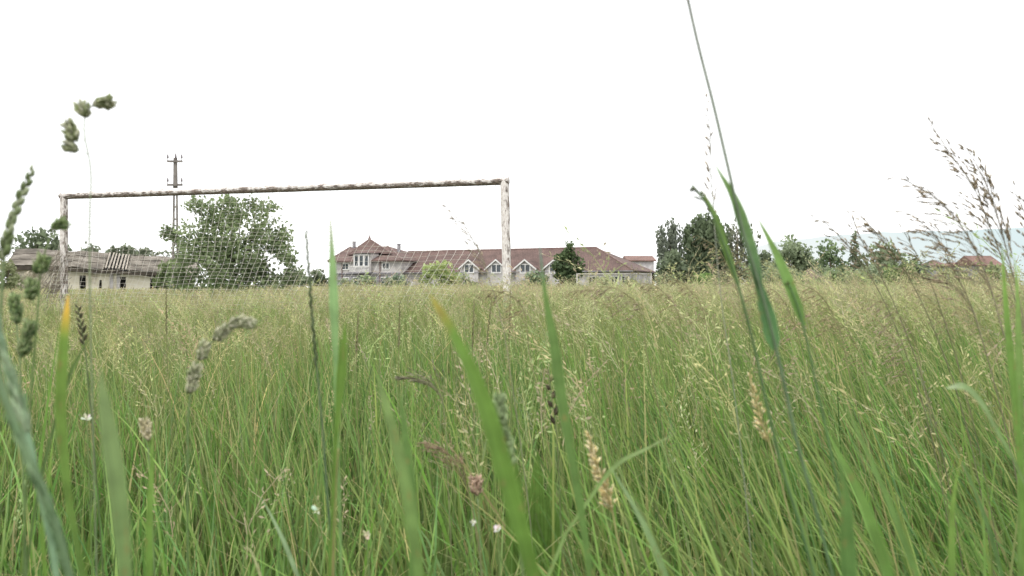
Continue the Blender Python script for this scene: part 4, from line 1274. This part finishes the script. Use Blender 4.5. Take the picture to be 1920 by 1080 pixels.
def clump(mb, c, ax, L, R, n, cols, rs, sl=.0062, sr=.0012):
    """dense one-sided cocksfoot clump round centre c along ax"""
    ax = Vector(ax).normalized(); a = ax.orthogonal().normalized(); b = ax.cross(a)
    # green heart so that no sky shows through the clump
    mb.spindle(c - ax * L * .5, ax, L * .95, R * .62, lin(cols[0]), 8)
    for i in range(n):
        t = rs.uniform(-.5, .42); th = rs.uniform(0, 6.283)
        rr = R * math.sqrt(max(0, 1 - (t / .56) ** 2)) * rs.uniform(.35, .8)
        o = a * math.cos(th) + b * math.sin(th)
        p = c + ax * (L * t) + o * rr
        d = ax * rs.uniform(.6, 1.0) + o * rs.uniform(.2, .75)
        k = lin(rs.choice(cols)); v = rs.uniform(.75, 1.25)
        mb.spindle(p, d, sl * rs.uniform(.7, 1.25), sr * rs.uniform(.8, 1.3), tuple(min(1, q * v) for q in k), 4, .6)

CC = ['98a07a', 'abb08e', 'bdbea3', '8a9469', 'c9c8b4']
CD = ['73885a', '869968', '99a878', '667d54', 'a5b088']
def px2(x, y, Y): return P(x, y, Y)

def cocksfoot(label, stem_px, Y, clumps, cols, r0=.0012, r1=.0006, cb='5f7d46', ct='87966c', group='cocksfoot stalks with clumped heads', seed=1, sl=.0062):
    """clumps: (px, py, axis angle in image degrees, length px, radius px, attach px, attach py)"""
    rs = random.Random(seed)
    w = trail(stem_px, Y); root = plant('cocksfoot_grass', label, 'grass stalk', w[0], group)
    stem(root, w, r0, r1, cb, ct)
    for (x, y, ang, L, R, ax_, ay_) in clumps:
        mb = MB(); c = P(x, y, Y); k = Y / F
        d = Vector((math.cos(math.radians(ang)), .12, math.sin(math.radians(ang))))
        clump(mb, c, d, L * k * .82, R * k * .74, int(70 + L * R * .09), cols, rs, sl)
        if ax_ is not None:
            e = c - d.normalized() * L * k * .36
            mb.tube(smooth([P(ax_, ay_, Y), P(ax_, ay_, Y).lerp(e, .5) + Vector((0, 0, -.002)), e], 4), .0004, 5, lin(ct))
        mb.build('seed_clump', M['head'], root, True)
    return root

cocksfoot('tallest stalk at the left with four pale seed clumps against the white sky',
          [(172, 700), (169, 560), (168, 420), (168, 300), (160, 262), (158, 235), (162, 212), (172, 198)],   .66,
          [(191, 193, 10, 44, 13, 172, 198), (158, 209, 125, 34, 15, 162, 214), (135, 250, 118, 46, 15, 158, 262), (138, 277, 165, 28, 10, 166, 288)],
          CC,   .0007, .0005, '7c8a66', '959c80', seed=4)
cocksfoot('nodding stalk with six green seed clumps at the left edge before the derelict wall',
          [(60, 720), (66, 640), (72, 570), (78, 500), (92, 450), (104, 424)], .70,
          [(108, 423, 25, 34, 13, 96, 440), (76, 498, 70, 44, 15, 80, 520), (58, 545, 82, 44, 14, 72, 572), (53, 622, 75, 40, 15, 66, 650), (45, 655, 78, 38, 13, 62, 690)],
          CD, .0011, .0005, '5c7a42', '7a8a58', seed=8)
cocksfoot('short stalk with one dark clump at the far left edge below its nodding neighbour',
          [(40, 760), (38, 690), (33, 625), (31, 600)], .74, [(31, 590, 100, 46, 12, None, None), (28, 566, 95, 22, 8, None, None)], CD, .0011, .0006, seed=12)
cocksfoot('arching stalk with a pale hooked head drooping right over the meadow, left of centre',
          [(352, 980), (352, 860), (355, 760), (362, 715), (375, 668), (398, 640), (422, 616), (446, 604)], .72,
          [(461, 605, -8, 34, 11, 446, 604), (441, 606, 22, 34, 12, None, None), (413, 627, 46, 44, 13, None, None), (380, 660, 72, 42, 12, None, None), (364, 703, 74, 42, 13, None, None), (359, 728, 85, 26, 11, None, None)],
          ['adb092', 'c3c3a8', '98a17c', 'd2d0ba'], .0012, .0006, seed=16)
cocksfoot('single pale tuft head standing low in the left of the meadow', [(285, 960), (282, 900), (278, 840)], .85,
          [(274, 806, 108, 54, 12, None, None)], ['c3bb9c', 'd3ccb4', 'b0ab84'], .0010, .0006, seed=20)
cocksfoot('pale green narrow head beside the central wide leaf', [(968, 960), (958, 880), (945, 800)], .55,
          [(952, 840, 104, 90, 8, None, None), (939, 772, 100, 70, 8, None, None)], ['93a779', 'a5b68b', '86996c'], .0012, .0008, seed=24)

def spike(label, pts, Y, start, n, sl, sr, cols, r0, r1, cb, ct, group=None, seed=1, side=.55, name='grass_spike', cat='grass stalk', wave=0.0, sides=5):
    """rye or couch grass: spikelets left and right along the upper part of the stalk"""
    rs = random.Random(seed)
    w = trail(pts, Y); sp = smooth(w, 10)
    if wave:
        for i, p in enumerate(sp): p.x += wave * math.sin(i * 1.1)
    root = plant(name, label, cat, w[0], group)
    a, b = np.array(lin(cb)), np.array(lin(ct)); m = len(sp)
    mb = MB(); mb.tube(sp, [r0 + (r1 - r0) * i / (m - 1) for i in range(m)], 7, [tuple(a + (b - a) * i / (m - 1)) for i in range(m)])
    mb.build('stem', M['stem'], root, True)
    cum = [0]
    for i in range(1, m): cum.append(cum[-1] + (sp[i] - sp[i - 1]).length)
    hd = MB()
    for i in range(n):
        g = share(cum, pts); u = (g + (1 - g) * (start + (1 - start) * i / (n - .5))) * cum[-1]
        j = next(k for k in range(1, m) if cum[k] >= u or k == m - 1)
        f = (u - cum[j - 1]) / max(1e-6, cum[j] - cum[j - 1])
        p = sp[j - 1].lerp(sp[j], f); t = (sp[j] - sp[j - 1]).normalized()
        s = t.cross(Vector((0, -1, .1))).normalized() * (1 if i % 2 else -1)
        taper = 1 - .45 * (i / n) ** 2
        for q in range(3):
            d = t + s * side * rs.uniform(.5, 1.1) + Vector((0, rs.uniform(-.3, .3), 0))
            k = lin(rs.choice(cols)); v = rs.uniform(.8, 1.2)
            hd.spindle(p + s * sr * .3, d, sl * taper * rs.uniform(.8, 1.15), sr * taper, tuple(c * v for c in k), sides, .7)
    hd.build('seed_head', M['head'], root, True)
    return root

spike('plump knotted seed spike leaning right at the left edge, above the derelict roof', [(0, 640), (4, 540), (10, 470), (28, 398), (62, 318)], .60, .45, 19, .0105, .0028,
      ['82906a', '95a27b', 'a5ac8e', '748259'], .0014, .0008, '5c7a42', '8a9470', seed=3, side=.3)
spike('thick blue green seed stalk across the bottom left corner', [(132, 1085), (96, 965), (52, 860), (18, 770), (-14, 680)], .36, .0, 22, .016, .0012,
      ['66825c', '758f69', '879d78', '5a744f'], .0021, .0017, '5b7650', '748d66', seed=5, side=.05, sides=8)
spike('second blue green seed stalk at the left edge behind the thick one', [(58, 840), (38, 760), (22, 705), (2, 640), (-10, 590)], .42, .0, 14, .019, .0016,
      ['849d78', '95ab88', 'a3b595'], .0019, .0013, '74946f', '8eaa8b', seed=6, side=.06, sides=7)
spike('thin dark wavy rye stalk left of the tall pale upright leaf', [(612, 900), (602, 770), (592, 670), (583, 560), (574, 434)], .74, .45, 24, .0105, .0012,
      ['5c6a48', '707c58', '4e5c40'], .0013, .0006, '557052', '5f6b4c', seed=9, side=.12)
spike('dark rye spike standing short between the left goalpost and the nodding stalk', [(166, 720), (160, 660), (154, 620), (146, 574)], 1.0, .5, 11, .012, .0017,
      ['4b4a3a', '5f5c48', '6f6a52'], .0011, .0006, '5c7044', '5f6848', seed=10, side=.55)
for k, (pts, lab) in enumerate((([(748, 760), (748, 660), (750, 566)], 'upright rye spike in the middle distance right of the tall pale leaf'),
                                ([(888, 760), (886, 680), (889, 562)], 'darkest upright rye spike below the white gables'),
                                ([(918, 760), (912, 680), (922, 556)], 'wavy upright rye spike just right of the darkest one'),
                                ([(958, 760), (955, 690), (957, 545)], 'tall thin rye spike directly below the right goalpost'),
                                ([(318, 740), (313, 650), (312, 546)], 'slim rye spike below the left part of the walnut tree'),
                                ([(670, 760), (668, 690), (672, 585)], 'slim rye spike below the balcony windows'))):
    spike(lab, pts, 1.9, .55, 18, .013, .0016, ['858060', '959070', '747050'], .0012, .0007, '74864f', '858558', 'upright rye spikes in the middle distance', 30 + k, .14)

def panicle(label, pts, Y, start, nodes, blen, sl, sr, cols, r0, r1, cb, ct, seed, wind=(-.4, 0, .45), per_node=3, dens=3, group=None, name='flowering_grass_stalk', cat='grass stalk', leafs=(), droop=.12):
    """brome or fescue: whorls of fine drooping branches hung with spikelets"""
    rs = random.Random(seed)
    w = trail(pts, Y); sp = smooth(w, 10); m = len(sp)
    root = plant(name, label, cat, w[0], group)
    stem(root, w, r0, r1, cb, ct, 10)
    cum = [0]
    for i in range(1, m): cum.append(cum[-1] + (sp[i] - sp[i - 1]).length)
    hd = MB(); wv = Vector(wind)
    for i in range(nodes):
        q = i / max(1, nodes - 1)
        g = share(cum, pts); u = (g + (1 - g) * (start + (1 - start) * q * .99)) * cum[-1]
        j = next(k for k in range(1, m) if cum[k] >= u or k == m - 1)
        f = (u - cum[j - 1]) / max(1e-6, cum[j] - cum[j - 1]); p = sp[j - 1].lerp(sp[j], f); t = (sp[j] - sp[j - 1]).normalized()
        nb = per_node if q < .8 else 1
        for b in range(nb):
            L = blen * (1 - .78 * q) * rs.uniform(.45, 1.1)
            a = rs.uniform(0, 6.283); o = Vector((math.cos(a), math.sin(a) * .8, rs.uniform(-.2, .3)))
            d = (t * .9 + o * .42 + wv * .6).normalized()
            e1 = p + d * L * .55; e2 = p + d * L + Vector((wv.x * .25 * L, 0, -droop * L))
            br = smooth([p, e1, e2], 4)
            hd.tube(br, .00028 if Y < 1.6 else .0004, 4, lin(ct), False)
            ns = max(1, int(dens * (1 - .5 * q) + rs.random()))
            for s_ in range(ns):
                v = 1 - .62 * s_ / max(1, ns) * rs.uniform(.7, 1.1)
                k = min(len(br) - 2, int(v * (len(br) - 1)))
                bd = (br[k + 1] - br[k]).normalized()
                dd = bd + Vector((rs.gauss(0, .18), rs.gauss(0, .18), rs.gauss(0, .16)))
                c = lin(rs.choice(cols)); g = rs.uniform(.75, 1.25)
                hd.spindle(br[k + 1], dd, sl * rs.uniform(.7, 1.25), sr * rs.uniform(.8, 1.2), tuple(min(1, x * g) for x in c), 4, .6)
    g = share(cum, pts); lo_ = (g + (1 - g) * start) * cum[-1]
    k0 = max(0, next(k for k in range(m) if cum[k] >= lo_ or k == m - 1) - 1)
    hd.tube(sp[min(k0, m - 3):], r1 * 1.05, 5, lin(ct))
    hd.build('panicle', M['head'], root, True)
    for (lp, wd, c1, c2, kw) in leafs:
        mb = MB(); leaf_blade(mb, [P(a, b, Y) for a, b in lp], wd, c1, c2, None, **kw); mb.build('leaf', M['hero'], root, True)
    return root

BR = ['a3947f', 'b3a48f', '8f826f', 'bfb09a', 'aa9f86']
BG = 'brown flowering stalks bending left at the right side'
# the tall stalk that leaves the top of the picture, with its broad leaf
panicle('tallest dark stalk crossing the upper edge of the picture, with broad leaves',
        [(1562, 1085), (1530, 960), (1497, 840), (1468, 710), (1428, 548), (1392, 430), (1366, 318), (1336, 190), (1308, 80), (1290, 0), (1276, -70)],
        .60, .94, 9, .022, .006, .0012, ['6f6a56', '8a8470', '5c5746'], .0014, .0011, '587a4c', '757a6c', 41, per_node=3,
        leafs=[([(1424, 540), (1412, 480), (1394, 420), (1372, 362), (1352, 328), (1338, 304)], .0112, '4b7a52', '6d9a58',
                dict(face=.35, wprof=([0, .2, .55, .8, 1], [.5, .85, 1, .5, .03]), fold=.3)),
               ([(1414, 505), (1430, 560), (1443, 610), (1455, 658)], .0125, '3f7048', '4c8450',
                dict(face=-.1, wprof=([0, .25, .6, .85, .96, 1], [.25, .55, 1, .9, .5, .05])))])
panicle('dark stalk with a narrow bent leaf, just left of the tallest stalk',
        [(1500, 985), (1470, 890), (1440, 770), (1415, 655), (1385, 540), (1350, 440), (1322, 378), (1298, 348)], .66, .93, 3, .012, .005, .001, ['5f6a48', '768058'], .0013, .0010, '587a4c', '5e7448', 42,
        leafs=[([(1384, 535), (1362, 470), (1342, 410), (1325, 375), (1312, 352)], .0072, '55803f', '648c48', dict(face=.3, wprof=([0, .3, .6, .85, 1], [.4, .9, 1, .6, .03])))])
panicle('stalk with a short broad leaf to the right of the tallest stalk',
        [(1580, 960), (1556, 840), (1530, 720), (1508, 620), (1494, 570), (1480, 535)], .68, .99, 1, .006, .004, .0008, ['6d7a50'], .0011, .0008, '5c7a4c', '5d7a4c', 43,
        leafs=[([(1508, 610), (1488, 555), (1462, 490), (1440, 445), (1420, 408)], .0105, '578a44', '74a458', dict(face=.25, wprof=([0, .15, .4, .7, .9, 1], [.35, .85, 1, .65, .3, .02])))])
panicle('faint stalk with small dark oat-like head left of the tallest stalk, against the sky',
        [(1372, 700), (1352, 560), (1340, 430), (1334, 330), (1332, 260), (1324, 184)], .95, .55, 16, .024, .0068, .0012, BR, .0006, .0003, '87907a', 'a9a79c', 44, (-.1, 0, .7), 2, 2)
panicle('tall brown panicle leaning left, leftmost of the right hand flowering group', [(1920, 760), (1880, 620), (1850, 520), (1800, 420), (1755, 372), (1694, 336)], 1.05, .42, 20, .085, .0085, .0012, BR, .0012, .0005, '8a8868', '958a78', 45, (-.5, 0, .3), 3, 4, BG, droop=.22)
panicle('tallest brown panicle of the right hand flowering group', [(1925, 640), (1890, 520), (1850, 410), (1822, 345), (1790, 300), (1745, 234)], 1.1, .42, 18, .07, .009, .0012, BR, .0011, .0004, '8a8868', '958a78', 46, (-.3, 0, .55), 3, 4, BG)
panicle('dense brown panicle right of the tallest in the flowering group', [(1935, 700), (1915, 580), (1890, 480), (1868, 400), (1842, 330), (1815, 282)], 1.1, .42, 24, .075, .009, .0013, BR, .0012, .0004, '8a8868', '958a78', 47, (-.28, 0, .6), 3, 4, BG)
panicle('brown panicle cut by the right edge of the picture', [(1985, 700), (1965, 560), (1945, 470), (1925, 410), (1903, 360)], 1.1, .45, 13, .06, .009, .0013, BR, .0011, .0004, '8a8868', '958a78', 48, (-.28, 0, .6), 3, 4, BG)
panicle('low brown panicle with spreading branches over the hills', [(1875, 760), (1842, 640), (1815, 560), (1785, 500), (1760, 450), (1712, 405)], 1.15, .45, 18, .09, .0085, .0012, BR, .0011, .0004, '7c7a5c', '8a7f6c', 49, (-.45, 0, .25), 3, 4, BG, droop=.22)
panicle('short dark panicle against the fruit trees, leftmost of four', [(1690, 640), (1655, 560), (1620, 500), (1575, 445), (1538, 408)], 1.3, .45, 13, .05, .009, .0012, BR, .0011, .0004, '77785a', '80775f', 50, (-.3, 0, 0), 2, 3, BG)
panicle('short dark panicle crossing the pointed tree', [(1705, 640), (1672, 560), (1640, 495), (1615, 450), (1598, 408)], 1.3, .45, 13, .05, .009, .0013, BR, .0011, .0004, '77785a', '80775f', 51, (-.3, 0, 0), 2, 3, BG)
panicle('dark panicle reaching over the open-crowned fruit tree', [(1760, 640), (1725, 560), (1685, 490), (1650, 445), (1615, 406)], 1.25, .45, 15, .055, .009, .0013, BR, .0011, .0004, '77785a', '80775f', 52, (-.3, 0, 0), 3, 3, BG)
panicle('small forked panicle before the smallest fruit tree', [(1770, 600), (1745, 530), (1720, 480), (1706, 455), (1694, 432)], 1.3, .5, 9, .045, .009, .0011, BR, .0010, .0004, '77785a', '80775f', 53, (-.2, 0, 0), 2, 2, BG)
panicle('thin sparse panicle against the sky inside the goal', [(960, 720), (940, 600), (918, 525), (890, 455), (868, 420), (842, 394)], 1.1, .55, 14, .035, .0075, .001, BR, .0007, .0003, '8b8c70', '938a78', 54, (-.3, 0, .1), 2, 2)
ROW = [(1360, 500, 1308, 440), (1420, 560, 1372, 470), (1120, 545, 1040, 545), (1180, 560, 1110, 530), (1250, 560, 1190, 522), (1300, 560, 1240, 512), (1700, 620, 1620, 548), (1770, 610, 1690, 528),
       (1850, 640, 1770, 560), (1690, 690, 1640, 592), (1600, 650, 1555, 590), (1480, 600, 1420, 520), (1910, 600, 1840, 520), (960, 560, 900, 540), (1560, 600, 1490, 520)]
WH = ['at the left foot of the tallest weeping tree', 'right of the tall dark stalk, before the weeping trees', 'drooping left below the dense round tree', 'over the crossbar of the far goal',
      'by the right post of the far goal', 'above the low shrubs left of the weeping trees', 'below the pointed tree', 'below the open-crowned fruit tree', 'below the brick red house', 'low at the right, darkest of the leaning heads',
      'below the soil heaps', 'left of the fruit trees behind the broad leaf', 'below the rightmost house', 'at the foot of the right goalpost', 'before the larger soil heap']
for k, ((x0, y0, x1, y1), wh) in enumerate(zip(ROW, WH)):
    r_ = random.Random(900 + k); Y = r_.uniform(1.5, 2.3)
    panicle('straw brown drooping panicle ' + wh, [(x0 + 60, y0 + 230), (x0 + 34, y0 + 110), (x0 + 6, y0), (x0 + (x1 - x0) * .4, y1 + (y0 - y1) * .35), (x1, y1 + r_.uniform(0, 10))], Y, .55, 13, .075, .0095, .0013,
            ['9a8f6f', 'ab9f7c', '877c60', 'b8ac88'] if k % 3 else BR, .0013, .0005, '7d8455', '98906c', 60 + k, (-.5, 0, -.15), 3, 3, 'straw panicles nodding left along the horizon', droop=.5)

# straw-dry heads low in the grass
DRY = ['ddd0a0', 'e8dcb6', 'cbbb88', 'eee4c6']
panicle('dry straw yellow head drooping low right of the central wide leaf', [(1180, 1085), (1160, 1020), (1146, 950), (1122, 880), (1104, 815)], .8, .45, 24, .015, .0062, .0009, DRY, .0011, .0007, '8d9560', 'b7a878', 81, (0, 0, -.3), 5, 4, 'dry straw yellow heads low in the grass')
panicle('dry straw yellow head below the broad bent leaf of the tallest stalk', [(1478, 960), (1455, 870), (1432, 800), (1414, 740), (1404, 702)], .9, .5, 18, .015, .006, .0009, DRY, .0011, .0007, '8d9560', 'b7a878', 82, (0, 0, -.3), 4, 3, 'dry straw yellow heads low in the grass')
panicle('pinkish brown loose panicle low left of the central wide leaf', [(905, 1085), (890, 980), (870, 900), (840, 850), (796, 832)], .95, .6, 14, .05, .006, .0009, ['a18c74', '8c7a66', 'b39f88'], .0010, .0005, '7c8458', '98886c', 83, (-.2, 0, -.1), 3, 4)
panicle('greyish panicle lying over the grass in the centre left', [(840, 900), (835, 800), (822, 735), (790, 712), (758, 706)], 1.2, .6, 14, .06, .008, .0011, ['8e8c78', 'a19c84', '77755f'], .0010, .0005, '7c8458', '8f8a70', 84, (-.2, 0, -.1), 3, 3)
spike('stalk with dark brown beaded head in the centre right of the meadow', [(1048, 900), (1044, 820), (1034, 740), (1028, 692)], 1.0, .5, 7, .012, .0034, ['3f3a2e', '524b3c', '8a8a62'], .0010, .0006, '66794a', '6e6f50', None, 85, .5)

# small white and pinkish wild flowers low in the sward
def flower(label, px, py, Y, r, petals, colp, colc, seed, name='wild_flower', cat='flower', cup=.2):
    rs = random.Random(seed)
    w = trail([(px + 6, py + 160), (px + 3, py + 70), (px, py + 4)], Y); root = plant(name, label, cat, w[0])
    stem(root, w, .0009, .0007, '5f7d42', '7b9058')
    c = P(px, py, Y); mb = MB(); ax = Vector((rs.uniform(-.4, .4), -.8, rs.uniform(.3, .9))).normalized()
    a = ax.orthogonal().normalized(); b = ax.cross(a)
    for k in range(petals):
        th = 6.283 * k / petals + rs.uniform(-.15, .15); d = a * math.cos(th) + b * math.sin(th); s = ax.cross(d); L = r * rs.uniform(.45, 1.3); w_ = L * rs.uniform(.2, .42); d = (d + ax * rs.uniform(-.2, .9)).normalized()
        v = [c, c + d * L * .45 + s * w_ + ax * L * cup, c + d * L * .85 + s * w_ * .7 + ax * L * cup * 1.3, c + d * L + ax * L * cup * rs.uniform(.6, 1.6), c + d * L * .85 - s * w_ * .7 + ax * L * cup * 1.3, c + d * L * .45 - s * w_ + ax * L * cup]
        mb.add(v, [(0, 1, 5), (1, 2, 4, 5), (2, 3, 4)], tuple(x * rs.uniform(.85, 1.1) for x in lin(colp)))
    mb.build('petals', M['petal'], root, True)
    h = MB(); h.spindle(c - ax * r * .15, ax, r * .5, r * .25, lin(colc), 7); h.build('flower_centre', M['petal'], root, True)
flower('larger white flower low at the bottom centre', 934, 994, .9, .0085, 6, 'dedbd0', '9a9a64', 1, cup=.35)
flower('white flower bud half open just left of the larger white flower', 886, 982, .9, .006, 5, 'd6d4c4', '8f9a60', 2, cup=.9)
cocksfoot('pinkish brown fluffy flower head above the white flowers', [(902, 1085), (899, 1000), (896, 935)], .95,
          [(893, 912, 95, 44, 17, None, None)], ['bda592', 'cbb5a2', 'a8907c'], .0010, .0006, group=None, seed=77, sl=.007)
flower('small white curled flower left of the reddish stem at the bottom', 596, 958, .85, .007, 4, 'd8ddc8', '93a368', 4, cup=.5)
flower('tiny white flower in the left of the meadow above the pale tuft head', 163, 786, 1.0, .006, 6, 'dcdccc', '98a26a', 5, cup=.4)
flower('tiny cream flower in the bottom centre left', 688, 1006, .95, .006, 7, 'c9bfa2', '9a8a64', 6, cup=.4)
# reddish culm under the tall pale leaf
w = trail([(622, 1085), (624, 1000), (628, 900), (632, 840)], .62); root = plant('grass_plant', 'reddish bare stem under the tall pale upright leaf', 'grass stalk', w[0])
stem(root, w, .0024, .0018, '8a7a55', '9a9a62')

# broad dark dock leaves low between the grass
def dock():
    Y = 1.25; c = P(1000, 1010, Y); root = plant('dock_plant', 'dark broad-leaved dock low in the grass right of the central wide leaf', 'weed', Vector((c.x, c.y, 0)))
    for k, (px, py, wd) in enumerate(((968, 868, .030), (1008, 846, .034), (1036, 872, .028), (952, 918, .026), (1052, 925, .026), (992, 905, .030))):
        t = P(px, py, Y + .05 * (k % 3) - .05); b = Vector((c.x, c.y, .05)); mid = b.lerp(t, .6) + Vector((0, 0, .05))
        mb = MB(); leaf_blade(mb, [b, mid, t], wd, '3d6428', '4f7a34', None, face=-.5 + .22 * k, wprof=([0, .45, .6, .82, .95, 1], [.1, .12, .8, 1, .5, .03]), fold=.2, per=12)
        mb.build('leaf', M['hero'], root, True)
dock()
